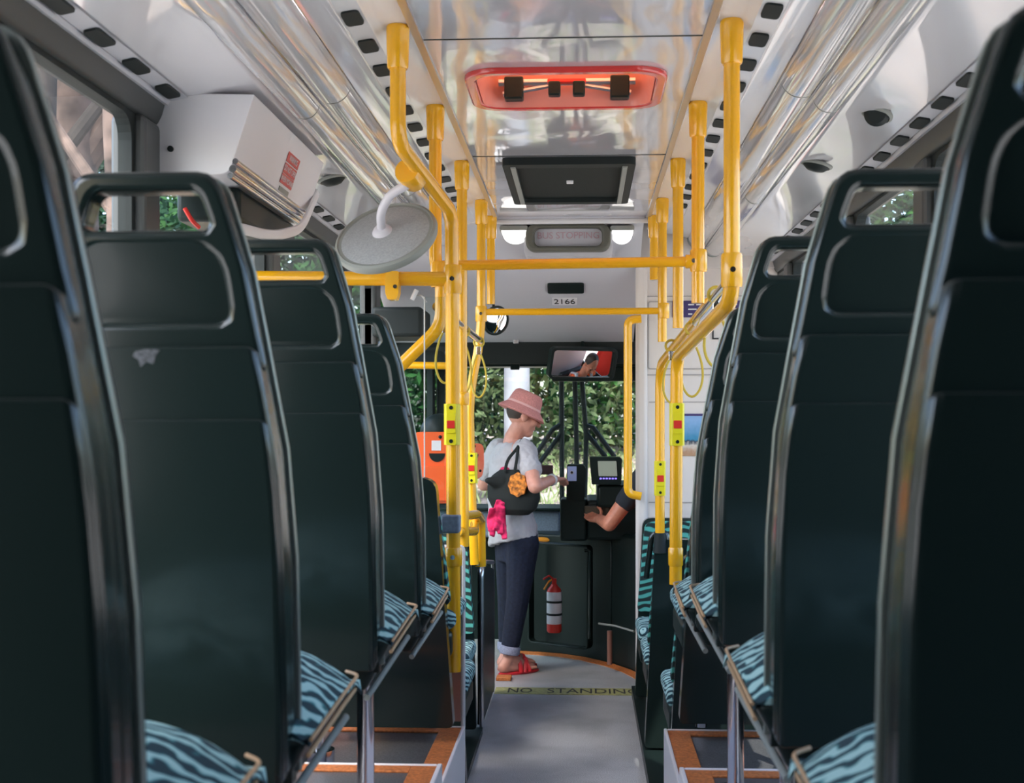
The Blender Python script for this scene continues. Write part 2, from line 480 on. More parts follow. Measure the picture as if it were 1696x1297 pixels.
# centre ceiling with the hatch opening
HX0, HX1, HY0, HY1 = -0.325, 0.222, 3.70, 4.12
CL, CR = CX-0.372, CX+0.372
ZC = HZ(1.0)
mb = MB()
xs = [CL, HX0+0.01, HX1-0.01, CR]; ys = [Y0, 2.2, 3.40, HY0+0.01, HY1-0.01, 4.92, 5.7, Y1]
for i in range(3):
    for j in range(len(ys)-1):
        if i == 1 and j == 3: continue
        n = 6 if i != 1 else 8
        mb.quad((xs[i], ys[j], ZC), (xs[i+1], ys[j], ZC), (xs[i+1], ys[j+1], ZC), (xs[i], ys[j+1], ZC))
ceiling = struct(mb.build('ceiling', M_white, smooth=False))
mb = MB()
for y in (3.40, 4.92, 2.2): mb.box(CL, CR, y-0.003, y+0.003, ZC-0.0015, ZC+0.002)
struct(mb.build('trim_6', M_black, smooth=False))

def sweep(name, prof, side, y0, y1, material, thick=0.0, smooth=True):
    """profile of (half distance from the centre line, height over camera) run down the bus"""
    mb = MB()
    n = max(1, int((y1-y0)/0.6))
    for i in range(len(prof)-1):
        for k in range(n):
            ya = y0 + (y1-y0)*k/n; yb = y0 + (y1-y0)*(k+1)/n
            (a, h), (b, g) = prof[i], prof[i+1]
            mb.quad((CX+side*a, ya, HZ(h)), (CX+side*b, ya, HZ(g)), (CX+side*b, yb, HZ(g)), (CX+side*a, yb, HZ(h)))
    return mb.build(name, material, smooth=smooth, weld=True, angle=50)

YT = 6.85
def arc_prof(a, h, b, g, bulge, n=10):
    """bulging (rounded, hanging) strip between two profile points"""
    d = Vector((b-a, g-h)); nn = Vector((-d.y, d.x)).normalized()
    if nn.y > 0: nn = -nn
    return [(a + d.x*t + nn.x*bulge*math.sin(PI*t)**0.7, h + d.y*t + nn.y*bulge*math.sin(PI*t)**0.7) for t in [k/n for k in range(n+1)]]

for side, nm in ((-1, 'left'), (1, 'right')):
    # rail beside the centre panel, pole rail, vent strip
    struct(sweep('trim_7', [(0.365, 1.003), (0.365, 0.992), (0.385, 0.990), (0.390, 1.0)], side, Y0, Y1, M_alu))
    struct(sweep('trim_8', [(0.388, 0.998), (0.445, 0.998), (0.455, 0.990), (0.470, 0.984), (0.475, 0.980)], side, Y0, YT, M_trim))
    struct(sweep('trim_9', [(0.532, 0.972), (0.540, 0.975), (0.60, 0.952)], side, Y0, YT, M_cove))
    # cove from the light covers to the window header
    struct(sweep('ceiling_%s' % nm, [(0.60, 0.957), (0.69, 0.910), (0.765, 0.872), (0.80, 0.872), (0.90, 0.868), (0.985, 0.856), (1.035, 0.846)], side, Y0, 8.3, M_cove))
    # window header with its lip
    struct(sweep('trim_10', [(1.035, 0.846), (1.042, 0.832), (1.054, 0.832), (1.060, 0.842)], side, Y0, 8.3, M_panel))
    struct(sweep('trim_11', [(1.050, 0.836), (1.058, 0.806), (1.068, 0.786), (1.075, 0.778), (WH, 0.778)], side, Y0, 8.3, M_header))

# vent strips with black slots: one thing each, the slots its parts
def slot_box(mb, c, lx, ly, nrm):
    pass
for side, nm in ((-1, 'left'), (1, 'right')):
    o = sweep('air_vent_strip', [(0.475, 0.980), (0.532, 0.972)], side, Y0, YT, M_trim)
    tag(o, 'long white ceiling air strip with black square outlets, %s side' % nm, 'air vent', 'ceiling air strips')
    y = 1.66
    while y < 6.0:
        mb = MB()
        a, b = CX+side*0.482, CX+side*0.526
        za, zb = HZ(0.979), HZ(0.9725)
        pts = [(u, v) for u, v in rrect(0, 1, 0, 1, 0.2, 3)]
        poly = [Vector((a+(b-a)*u, y+0.105*v, za+(zb-za)*u-0.005)) for u, v in pts]
        mb.prism(poly, (0, 0, 0.007))
        mb.build('vent_slot', M_rubber, o, smooth=False)
        y += 0.235
    # black slots in the window header
    mbr = sweep('window_demister_strip', [(0.988, 0.8552), (1.033, 0.8462)], side, Y0, 7.2, M_panel)
    for v in mbr.data.vertices: v.co.z -= 0.004
    tag(mbr, 'grey strip of black slots along the window header, %s side' % nm, 'vent strip', 'window header vent strips')
    y = 1.58
    while y < 6.6:
        mb = MB()
        poly = [Vector((CX+side*(0.993+0.036*u), y+0.115*v, HZ(0.8542-0.0072*u)-0.010)) for u, v in rrect(0, 1, 0, 1, 0.15, 2)]
        mb.prism(poly, (0, 0, 0.008)); mb.build('vent_slot', M_rubber, mbr, smooth=False)
        y += 0.235

# round light covers, two down each side
for side, nm in ((-1, 'left'), (1, 'right')):
    for k, (a, h, b, g, bl, wh) in enumerate(((0.603, 0.953, 0.692, 0.905, 0.026, 'inner'), (0.694, 0.900, 0.765, 0.862, 0.022, 'outer'))):
        prof = arc_prof(a, h, b, g, bl)
        o = sweep('light_tube_cover', prof, side, Y0, YT, M_tubecover)
        tag(o, '%s glossy rounded light cover running down the %s ceiling edge' % (wh, nm), 'light cover', 'ceiling light covers')
        mb = MB()
        cap = [Vector((CX+side*p[0], YT, HZ(p[1]))) for p in arc_prof(a-0.004, h+0.003, b+0.004, g+0.003, bl+0.008)]
        mb.prism(cap, (0, 0.03, 0)); mb.build('end_cap', M_gasket, o, smooth=False, bevel=0.004)
        mb = MB()
        for y in (3.66, 5.2):
            pr = arc_prof(a, h, b, g, bl+0.0015)
            mb.prism([Vector((CX+side*p[0], y, HZ(p[1]))) for p in pr], (0, 0.004, 0))
        mb.build('joint', M_gasket, o, smooth=False)

# side walls, pillars, windows
ZW0, ZW1 = 0.98, HZ(0.778)
PL = [0.20, 1.72, 3.30, 4.66, 6.14, 7.0]
PR = [0.45, 1.90, 3.95, 5.05, 6.5, 7.6]
for side, nm, PLS in ((-1, 'left', PL), (1, 'right', PR)):
    xa, xb = sorted((CX+side*WH, CX+side*(WH+0.06)))
    mb = MB()
    yend = 7.2 if side < 0 else YF
    mb.box(xa, xb, Y0, yend, -0.1, ZW0)
    mb.box(xa, xb, Y0, YF, ZW1, 2.62); mb.box(xa, xb, Y0, PLS[0], ZW0, ZW1)  # unseen part behind the camera left windowless to keep light off the seats
    struct(mb.build('wall_%s' % nm, M_black, smooth=False))
    for i in range(len(PLS)-1):
        ya, yb = PLS[i]+0.07, PLS[i+1]-0.07
        # pillar
        mb = MB()
        mb.box(CX+side*(WH-0.03) if side > 0 else CX-WH-0.06, CX+WH+0.06 if side > 0 else CX-WH+0.03, PLS[i]-0.07, PLS[i]+0.07, ZW0, ZW1)
        struct(mb.build('wall_%s' % nm, M_header, smooth=False, bevel=0.02))
        fr = MB()
        n0 = len(fr.v)
        plate(fr, rrect(ya-0.01, yb+0.01, ZW0-0.01, ZW1+0.01, 0.02), [rrect(ya+0.02, yb-0.02, ZW0+0.03, ZW1-0.014, 0.06)], 0.0, 0.035)
        R = Matrix(((0, 1, 0, CX+side*WH-0.005 if side > 0 else CX-WH-0.03), (1, 0, 0, 0), (0, 0, 1, 0), (0, 0, 0, 1)))
        fr.xf(R)
        wn = struct(fr.build('window_%d' % (i+1), M_rubber, smooth=False))
        g = MB(); X = CX+side*(WH+0.012)
        g.quad((X, ya, ZW0), (X, yb, ZW0), (X, yb, ZW1), (X, ya, ZW1))
        g.build('window_pane', M_glass, wn, smooth=False)
    mb = MB()
    mb.box(CX+side*(WH-0.03) if side > 0 else CX-WH-0.06, CX+WH+0.06 if side > 0 else CX-WH+0.03, PLS[-1]-0.09, PLS[-1]+0.09, ZW0-0.4, ZW1)
    struct(mb.build('wall_%s' % nm, M_header, smooth=False, bevel=0.02))
# window ledge trims
for side in (-1, 1):
    mb = MB(); mb.box(*sorted((CX+side*WH, CX+side*(WH-0.04))), Y0, 6.9, ZW0-0.03, ZW0); struct(mb.build('trim_12', M_black, smooth=False, bevel=0.01))
# driver's side window in front of the last pillar
mb = MB(); plate(mb, rrect(7.6, 8.7, 0.98, ZW1+0.01, 0.02), [rrect(7.70, 8.6, 1.02, ZW1-0.03, 0.06)], 0, 0.035)
mb.xf(Matrix(((0, 1, 0, CX+WH-0.005), (1, 0, 0, 0), (0, 0, 1, 0), (0, 0, 0, 1))))
wn = struct(mb.build('window_7', M_rubber, smooth=False))
g = MB(); X = CX+WH+0.012; g.quad((X, 7.65, 1.0), (X, 8.65, 1.0), (X, 8.65, ZW1), (X, 7.65, ZW1)); g.build('window_pane', M_glass, wn, smooth=False)

# rear wall, unseen: set close and dark so the seat backs reflect dark
mb = MB(); mb.box(CX-1.14, CX+1.14, Y0-0.05, Y0, -0.1, 2.62)
struct(mb.build('wall_back', M_rubber, smooth=False))

# roof skin with the hatch opening
mb = MB()
xs = [CX-1.15, HX0, HX1, CX+1.15]; ys = [Y0-0.05, HY0, HY1, YF+0.1]
for i in range(3):
    for j in range(3):
        if i == 1 and j == 1: continue
        mb.box(xs[i], xs[i+1], ys[j], ys[j+1], 2.62, 2.66)
struct(mb.build('roof', M_matte, smooth=False))

# bulkhead over the windscreen
XB0, XB1 = CX-1.08, 0.30
bp = [(6.42, 1.0), (6.44, 0.975), (6.50, 0.97), (6.60, 0.945), (7.05, 0.76), (7.45, 0.60), (7.80, 0.475), (7.86, 0.46)]
mb = MB()
for i in range(len(bp)-1):
    (a, h), (b, g) = bp[i], bp[i+1]
    mb.quad((XB0, a, HZ(h)), (XB1, a, HZ(h)), (XB1, b, HZ(g)), (XB0, b, HZ(g)))
struct(mb.build('wall_front', M_panel, weld=True, angle=30))
mb = MB(); mb.tube([(XB0+0.5, 6.43, HZ(0.982)), (CR, 6.43, HZ(0.982))], 0.014); struct(mb.build('trim_13', M_trim))
mb = MB(); mb.box(XB1-0.004, CX+1.08, 6.9, 6.93, HZ(0.8), 2.62); struct(mb.build('wall_front_upper', M_cream, smooth=False))
# dark blind housing above the glass
mb = MB(); mb.prism([(CX-1.1, 7.83, HZ(.335)), (CX-1.1, 8.62, HZ(.385)), (CX-1.1, 8.62, HZ(.475)), (CX-1.1, 7.83, HZ(.475))], (2.2, 0, 0)); struct(mb.build('trim_14', M_rubber, smooth=False, bevel=0.01))
mb = MB(); mb.box(P(914, 600, 8.3).x, CX+1.06, 8.30, 8.34, HZ(0.245), HZ(0.34)); struct(mb.build('trim_16', M_black, smooth=False, bevel=0.01))
mb = MB(); mb.box(CX-1.12, CX+1.12, 8.6, YF+0.1, HZ(0.352), 2.62); struct(mb.build('wall_front', M_black, smooth=False))
# windscreen
mb = MB(); mb.box(CX-1.13, CX+1.13, YF-0.02, YF+0.08, -0.1, 0.90); struct(mb.build('wall_front', M_black, smooth=False))
mb = MB()
for x in (CX-0.90, CX+1.08): mb.box(x-0.03, x+0.03, YF-0.06, YF+0.03, 0.85, 1.86)
mb.box(CX-0.93, CX+1.11, YF-0.05, YF+0.02, 0.86, 0.91)
wn = struct(mb.build('window_9', M_rubber, smooth=False, bevel=0.01))
g = MB(); g.quad((CX-0.93, YF, 0.88), (CX+1.1, YF, 0.88), (CX+1.1, YF, 1.86), (CX-0.93, YF, 1.86)); g.build('window_pane', M_glass, wn, smooth=False)
# passenger door at the front left: two glazed leaves
mb = MB()
for (p, q) in (((CX-WH-0.02, 7.12), (CX-WH-0.02, 7.86)), ((CX-WH-0.02, 7.88), (CX-0.96, YF-0.06))):
    a = Vector((p[0], p[1], 0)); b = Vector((q[0], q[1], 0)); L = (b-a).length
    n0 = len(mb.v)
    plate(mb, rrect(0, L, 0.02, 2.05, 0.02), [rrect(0.06, L-0.06, 0.12, 1.99, 0.05)], -0.02, 0.02)
    d = (b-a).normalized()
    mb.xf(Matrix(((d.x, -d.y, 0, a.x), (d.y, d.x, 0, a.y), (0, 0, 1, 0), (0, 0, 0, 1))), n0)
dr = struct(mb.build('door_1', M_rubber, smooth=False))
g = MB()
for (p, q) in (((CX-WH-0.02, 7.12), (CX-WH-0.02, 7.86)), ((CX-WH-0.02, 7.88), (CX-0.96, YF-0.06))):
    g.quad((*p, 0.1), (*q, 0.1), (*q, 2.0), (*p, 2.0))
g.build('door_glass', M_glasst, dr, smooth=False)
mb = MB(); mb.box(CX-1.07, CX-0.80, 6.85, 7.25, HZ(0.44), HZ(0.60)); 
o = mb.build('door_mechanism_box', M_rubber, bevel=0.02)
tag(o, 'black box over the front door beside the bulkhead', 'box')

# ------------------------------------------------------------------ seats
def round_poly(pts, r, n=5):
    out = []; k = len(pts)
    for i in range(k):
        p = Vector(pts[i]); a = Vector(pts[i-1]) - p; b = Vector(pts[(i+1) % k]) - p
        rr = r[i] if isinstance(r, (list, tuple)) else r
        d = min(rr, a.length*0.45, b.length*0.45)
        A = p + a.normalized()*d; B = p + b.normalized()*d
        for j in range(n+1):
            t = j/n; q = A*(1-t)**2 + p*2*t*(1-t) + B*t*t; out.append((q.x, q.y))
    return out

WZ = [(0.08, .178), (0.45, .185), (0.70, .185), (0.80, .181), (0.888, .171), (0.969, .157), (1.01, .148), (1.09, .135), (1.147, .119), (1.17, .112)]
def wz(z):
    for (a, p), (b, q) in zip(WZ, WZ[1:]):
        if a <= z <= b: return p + (q-p)*(z-a)/(b-a)
    return WZ[0][1] if z < WZ[0][0] else WZ[-1][1]
def outline(z0, z1, inset, steps=10):
    zs = [z0 + (z1-z0)*k/steps for k in range(steps+1)]
    R = [(wz(z)-inset, z) for z in zs]
    return R + [(-x, z) for x, z in reversed(R)]
def outline_top(z0, inset, top=1.22):
    R = [(wz(z)-inset, z) for z in (z0, z0+(1.0-z0)*.25, z0+(1.0-z0)*.5, z0+(1.0-z0)*.75, 1.0, 1.05, 1.09, 1.12, 1.147, 1.165)]
    c = top - inset
    R += [(.108-inset, c-.036), (.103-inset, c-.022), (.095-inset, c-.010), (.085-inset, c-.003), (.072-inset, c)]
    return R + [(-x, z) for x, z in reversed(R)]
lean = lambda x, z: -(z-0.9)*0.10

def make_seat(aisle):
    """aisle = +1: aisle on the right of the seat"""
    root = empty('bus_seat')
    mb = MB()
    hole = round_poly([(.090, 1.142), (.072, 1.194), (-.072, 1.194), (-.090, 1.142)], .016)
    plate(mb, outline_top(0.37, 0.004), [hole], 0.006, 0.034, lean)
    plate(mb, round_poly([(.118, 1.012), (.104, 1.127), (-.104, 1.127), (-.118, 1.012)], .02), [], 0.0, 0.02, lambda x, z: lean(x, z) + .008 - .0175*max(0, (z-1.012)/.115)**.8)
    mb.build('back_shell', M_seat, root, bevel=0.006, seg=3, angle=30)
    mb = MB()
    plate(mb, outline_top(0.950, 0.0), [hole, round_poly([(.112, 1.018), (.099, 1.121), (-.099, 1.121), (-.112, 1.018)], [.022, .05, .05, .022], 7)], -0.011, 0.012, lean)
    plate(mb, outline(0.39, 0.984, 0.004), [], -0.030, 0.012, lean)
    plate(mb, outline(0.38, 0.886, 0.007), [], -0.037, 0.012, lean)
    mb.build('rear_moulding', M_seat, root, bevel=0.010, seg=4, angle=30)
    # pale worn strip round the side, then the upholstered front
    mb = MB(); plate(mb, outline_top(0.38, -0.001), [outline_top(0.40, 0.010)], 0.040, 0.050, lean)
    mb.build('edge_strip', M_edge, root, bevel=0.002, angle=30)
    mb = MB(); plate(mb, outline_top(0.40, 0.006, 1.135), [], 0.034, 0.075, lean)
    mb.build('backrest_pad', M_rubber, root, bevel=0.012, angle=30)
    # cushion
    mb = MB(); n = 22; vs = []; fs = []
    for i in range(n+1):
        for j in range(n+1):
            u = -1+2*i/n; v = -1+2*j/n
            x = u*0.206; y = 0.265+v*0.215
            z = 0.524 - 0.072*abs(u)**2.6 - 0.040*max(0, v)**4 - 0.03*max(0, -v)**3 - 0.004*v
            vs.append((x, y, z))
    for i in range(n):
        for j in range(n):
            a = i*(n+1)+j; fs.append((a, a+n+1, a+n+2, a+1))
    k = len(vs)
    rim = [i*(n+1) for i in range(n+1)] + [n*(n+1)+j for j in range(1, n+1)] + [i*(n+1)+n for i in range(n-1, -1, -1)] + [j for j in range(n-1, 0, -1)]
    low = []
    for r in rim:
        low.append(len(vs)); vs.append((vs[r][0]*0.985, vs[r][1], 0.435))
    for q in range(len(rim)):
        a, b = rim[q], rim[(q+1) % len(rim)]; fs.append((a, b, low[(q+1) % len(rim)], low[q]))
    fs.append(tuple(low)); mb.add(vs, fs)
    mb.build('cushion', M_fabric, root, angle=60)
    # pan under the cushion with trim-edge highlights coloured in as two tan lines
    mb = MB()
    for s in (1,):
        a = [(-.203, .045, .435), (.203, .045, .435), (.203, .485, .435), (-.203, .485, .435)]
        b = [(-.150, .060, .330), (.150, .060, .330), (.150, .440, .350), (-.150, .440, .350)]
        mb.add(a + b, [(0,1,2,3), (7,6,5,4), (0,4,5,1), (1,5,6,2), (2,6,7,3), (3,7,4,0)])
    mb.build('seat_pan', M_black, root, bevel=0.012, angle=30)
    for z, o, r in ((0.448, 0.208, 0.0030), (0.426, 0.204, 0.0038)):
        mb = MB(); mb.tube(fillet([(aisle*o, 0.05, z-.012), (aisle*o, 0.30, z), (aisle*(o-.004), 0.455, z), (aisle*(o-.03), 0.484, z)], 0.05), r, 8)
        mb.build('edge_highlight', M_tan, root)
    # pedestal leg and the slanting brace on the aisle side
    mb = MB(); mb.tube([(aisle*0.115, 0.28, -0.035), (aisle*0.115, 0.28, 0.345)], 0.019, 16)
    mb.tube([(aisle*0.115, 0.28, -0.03), (aisle*0.115, 0.28, 0.012)], 0.045, 16)
    mb.build('leg', M_chrome, root)
    mb = MB(); mb.tube([(aisle*0.150, 0.085, 0.315), (aisle*0.182, 0.455, 0.375)], 0.007, 10)
    mb.build('side_rail', M_gasket, root)
    return root

seatL = make_seat(1); seatR = make_seat(-1)
rowsL = [(1.12, 781, .612), (1.755, 491, .594), (2.50, 341, .607)]
rowsR = [(1.17, 519, .618), (1.91, 314, .618), (2.69, 222, .632)]
lab = {
 ('L', 0): 'nearest black high-backed bus seat on the left, cut off by the frame edge',
 ('L', 1): 'second black bus seat on the left, whole handle slot seen, scuffed grey patch',
 ('L', 2): 'third black bus seat on the left, yellow rail seen through its handle slot',
 ('L', 3): 'fourth black bus seat on the left, farthest with a handle slot, beside the perspex screen',
 ('R', 0): 'nearest black high-backed bus seat on the right, cut off by the frame edge',
 ('R', 1): 'second black bus seat on the right, window pillar seen through its handle slot',
 ('R', 2): 'third black bus seat on the right, largely hidden behind the second seat',
 ('R', 3): 'fourth black bus seat on the right, a narrow sliver beyond the third',
}
G_SEAT = 'black high-backed bus seats in rows'
first = {'L': True, 'R': True}
def put_seat(side, i, edge_px, Y, z):
    proto = seatL if side == 'L' else seatR
    x = P(edge_px, 900, Y).x + (-0.185 if side == 'L' else 0.185)
    o = proto if first[side] else copy_tree(proto)
    first[side] = False
    o.location = (x, Y, z)
    tag(o, lab[(side, i)], 'bus seat', G_SEAT)
    return o
def shift_leg(o, dx):
    for c in o.children:
        if c.name.startswith('leg'): c.location.x += dx
for i, (Y, d, z) in enumerate(rowsL): put_seat('L', i, 966-d, Y, z)
for i, (Y, d, z) in enumerate(rowsR): put_seat('R', i, 966+d, Y, z)
o = put_seat('L', 3, 966-268, 3.11, 0.600); o.scale = (1, 1, 0.929); shift_leg(o, -0.24)
o = put_seat('R', 3, 966+184, 3.20, 0.600); o.scale = (1, 1, 0.945); shift_leg(o, 0.24)

# grey scuff on the ledge of the second left seat
sc_ = [o for o in COL.objects if o.get('label') == lab[('L', 1)]][0]
mb = MB(); plate(mb, round_poly([(-.013, .978), (.002, .981), (.022, .980), (.015, .972), (.012, .960), (.002, .964), (-.006, .956), (-.009, .967), (-.017, .971)], .003), [], -0.0308, -0.029, lean)
mb.build('scuff_mark', mat('grey_scuff', (.075, .08, .09), .8, mottle=.6, mscale=300), sc_, smooth=False)

# low seats beyond, two facing the camera with their fern upholstery in sight
def make_low(aisle, handle=True):
    root = empty('priority_seat')
    W = lambda z: 0.20 - max(0, z-0.55)*0.10
    def ol(z0, z1, ins, r=0.05):
        return round_poly([(W(z0)-ins, z0), (W(z1)-ins, z1), (-W(z1)+ins, z1), (-W(z0)+ins, z0)], [0.02, r, r, 0.02])
    mb = MB(); plate(mb, ol(0.06, 0.97, 0), [], -0.03, 0.03, lambda x, z: -(z-.5)*0.10)
    mb.build('back_shell', M_seat, root, bevel=0.012, angle=30)
    mb = MB(); plate(mb, ol(0.50, 0.955, 0.012), [], 0.03, 0.085, lambda x, z: -(z-.5)*0.10)
    mb.build('backrest_pad', M_fabric2, root, bevel=0.02, angle=30)
    mb = MB(); mb.box(-.20, .20, .06, .46, .40, .475); mb.build('cushion', M_fabric, root, bevel=0.03, seg=4)
    mb = MB(); mb.box(-.19, .19, .05, .45, .30, .40); mb.build('seat_pan', M_black, root, bevel=0.02)
    for s in (-1, 1):
        mb = MB(); mb.tube([(s*.12, .2, 0), (s*.12, .2, .31)], 0.018, 12); mb.build('leg', M_chrome, root)
    if handle: mb = MB(); mb.tube(fillet([(-aisle*-.11, -.06, .93), (aisle*.11, -.055, 1.005), (aisle*.172, -.04, .99), (aisle*.195, -.02, .80)], .05), 0.012, 10); mb.build('handle', M_seat, root)
    return root
lowF = make_low(-1)
lowF.location = (P(1068, 1000, 5.62).x + 0.20, 5.62, 0.0)
tag(lowF, 'low black priority seat seen from behind at the foot of the slim yellow pole', 'bus seat', 'low priority seats')
lowR = copy_tree(lowF)
lowR.location = (P(1056, 900, 6.72).x + 0.185, 6.74, 0.0); lowR.rotation_euler = (0, 0, PI)
tag(lowR, 'rear-facing seat with teal fern upholstery against the cream driver partition', 'bus seat', 'low priority seats')
lowL = copy_tree(lowF)
lowL.location = (P(788, 900, 6.0).x - 0.19, 6.0, 0.0); lowL.rotation_euler = (0, 0, PI)
tag(lowL, 'rear-facing seat with teal fern upholstery behind the left black modesty panel', 'bus seat', 'low priority seats')

lowB = make_low(1, False)
def put_low(edge, py, Y, z, sc, side, label):
    o = lowB if 'label' not in lowB else copy_tree(lowB)
    o.location = (P(edge, py, Y).x + (-.20 if side == 'L' else .20), Y, z); o.scale = (1, 1, sc)
    return tag(o, label, 'bus seat', 'low-backed black bus seats')
put_low(750, 1180, 3.72, 0.54, 0.80, 'L', 'low-backed black seat on the left step, right in front of the orange ticket validator')
put_low(1126, 1180, 3.80, 0.54, 0.85, 'R', 'low-backed black seat on the right step, beyond the fourth seat')
put_low(772, 1120, 4.88, 0.02, 1.0, 'L', 'low-backed seat on the aisle floor at the left, fern cushion past the white-edged screen')
put_low(1106, 1120, 4.62, 0.04, 1.0, 'R', 'low-backed seat on the aisle floor at the right, fern cushion past the slim pole')

# ------------------------------------------------------------------ yellow poles and rails
R_POLE = 0.0205
def pole_root(name, at, label, cat='grab pole', group='yellow grab poles'):
    return empty(name, at, 0, label, cat, group)
def local(root, pts): return [Vector(p) - root.location for p in pts]
def socket(root, p, r=0.03, h=0.11):
    q = Vector(p) - root.location
    mb = MB(); mb.lathe([(r*0.80, -h), (r*0.9, -h+0.006), (r, -0.012), (r*0.98, -0.004), (r*0.9, 0)], Matrix.Translation(q), 24)
    mb.build('ceiling_socket', M_yellow, root)
def joint(root, p, d=(0, 0, 1), r=0.028, L=0.075, screw=True):
    q = Vector(p) - root.location; d = Vector(d).normalized()
    mb = MB(); mb.tube([q-d*L/2, q-d*L*0.42, q+d*L*0.42, q+d*L/2], [r*0.92, r, r, r*0.92], 20)
    j = mb.build('pole_joint', M_yellow, root)
    if screw:
        mb = MB(); mb.tube([q+Vector((0.0, -r-0.001, 0)), q+Vector((0.0, -r*0.5, 0))], 0.007, 12); mb.build('screw', M_chrome, j)
    return j
def bell(root, p, flip=1, s=1.0):
    """red stop button on a lime holder clamped round the pole"""
    q = Vector(p) - root.location
    mb = MB()
    poly = rrect(-.026*s, .026*s, -.105*s, .105*s, .006, 3)
    plate(mb, poly, [], -0.034, -0.018)
    mb.tube([(0, 0, -.105*s), (0, 0, .105*s)], 0.0245, 18)
    plate(mb, rrect(-.024*s, .024*s, -.045*s, .06*s, .006, 3), [], -0.040, -0.02)
    mb.xf(Matrix.Translation(q))
    b = mb.build('stop_button_holder', M_lime, root, bevel=0.003, angle=30)
    mb = MB(); plate(mb, rrect(-.0195*s, .0195*s, -.0195*s, .0195*s, .002, 2), [], -0.043, -0.03); mb.xf(Matrix.Translation(q))
    mb.build('stop_button', M_red, b, bevel=0.002, angle=30)
    for z in (-.085, .085):
        mb = MB(); mb.tube([q+Vector((0, -0.0355, z*s)), q+Vector((0, -0.03, z*s))], 0.006, 10); mb.build('screw', M_black, b)

def pole(label, pts, socks=True, r=R_POLE, fr=0.07, group='yellow grab poles', mat_=None):
    root = pole_root('grab_pole', pts[-1], label, group=group)
    mb = MB(); mb.tube(fillet(local(root, pts), fr), r, 20)
    mb.build('tube', mat_ or M_yellow, root)
    if socks: socket(root, pts[0])
    return root

ZL = [3.27, 4.11, 5.0, 5.89, 6.53]
def ptop(px, Y): v = P(px, 300, Y); v.z = ZC - 0.002; return v
# left 1: cranked pole in the foreground of the aisle
a = ptop(655, 3.27)
L1 = [a, P(659, 236, 3.27), P(748, 352, 3.84), P(752, 1112, 3.84)]
L1[0].x = L1[1].x
r1 = pole('big cranked yellow pole at the left, round mirror hanging from its bend', L1, fr=0.06)
joint(r1, P(680, 291, 3.48), (L1[2]-L1[1]), 0.034, 0.085)
joint(r1, P(750, 463, 3.84), (0, 0, 1), 0.027, 0.085)
joint(r1, P(751, 922, 3.84), (0, 0, 1), 0.026, 0.055)
bell(r1, P(749, 703, 3.84), s=0.60*1.0 if False else 0.58)
q = P(749, 867, 3.84) - r1.location
mb = MB(); mb.box(q.x-.030, q.x+.024, q.y-.03, q.y+.03, q.z-.027, q.z+.027); mb.build('clamp', M_dash, r1, bevel=0.006)
# left 2: straight, then cranked out to the left
a = ptop(721, 4.11)
b = P(731, 540, 4.11)
L2 = [a, Vector((a.x, 4.11, P(0, 440, 4.11).z)), Vector((P(731, 470, 4.11).x, 4.11, P(0, 470, 4.11).z)), b, P(628, 640, 4.11), Vector((P(628, 640, 4.11).x, 4.11, 0.02))]
r2 = pole('second yellow pole on the left, lower end cranked out over the fourth seat', L2, fr=0.05)
joint(r2, P(728, 455, 4.11), (0, 0, 1), 0.029, 0.08)
# left 3
a = ptop(765, 5.0); L3 = [a, Vector((a.x, 5.0, P(0, 660, 5.0).z)), P(768, 850, 5.0), P(768, 905, 5.0)]
r3 = pole('third straight yellow pole on the left, ending at the low double rail', L3)
joint(r3, P(766, 660, 5.0), r=0.025, L=0.05, screw=False)
# left 4: cranked
a = ptop(795, 5.89); L4 = [a, P(797, 556, 5.89), P(777, 655, 5.89), P(781, 815, 5.89), P(786, 935, 5.89)]
L4[0].x = L4[1].x
r4 = pole('fourth yellow pole on the left with a small stop button, gently cranked', L4, fr=0.12)
bell(r4, P(782, 775, 5.89), s=0.66)
joint(r4, P(797, 520, 5.89), r=0.027, L=0.07)
# left 5
a = ptop(813, 6.36); L5 = [a, Vector((a.x, a.y, P(0, 508, 6.36).z))]
r5 = pole('short fifth yellow pole at the front left beside the bulkhead', L5)
# lower rails on the left
def rail(label, pts, r=0.017, fr=0.05, material=None, cat='grab rail', group='yellow grab rails', name='grab_rail'):
    root = empty(name, pts[0], 0, label, cat, group)
    mb = MB(); mb.tube(fillet(local(root, pts), fr), r, 18); mb.build('tube', material or M_yellow, root)
    return root
rail('low yellow double loop rail on top of the left modesty panel', [P(757, 856, 5.0), P(790, 852, 5.55), P(797, 862, 5.95), P(797, 930, 5.95)], 0.02)
rail('lower yellow loop rail below the left double rail', [P(757, 880, 4.9), P(786, 880, 5.45), P(786, 868, 5.75)], 0.02)
r6 = rail('short upright yellow post standing on the left modesty panel', [P(795, 862, 6.1), P(796, 938, 6.1)], 0.026)
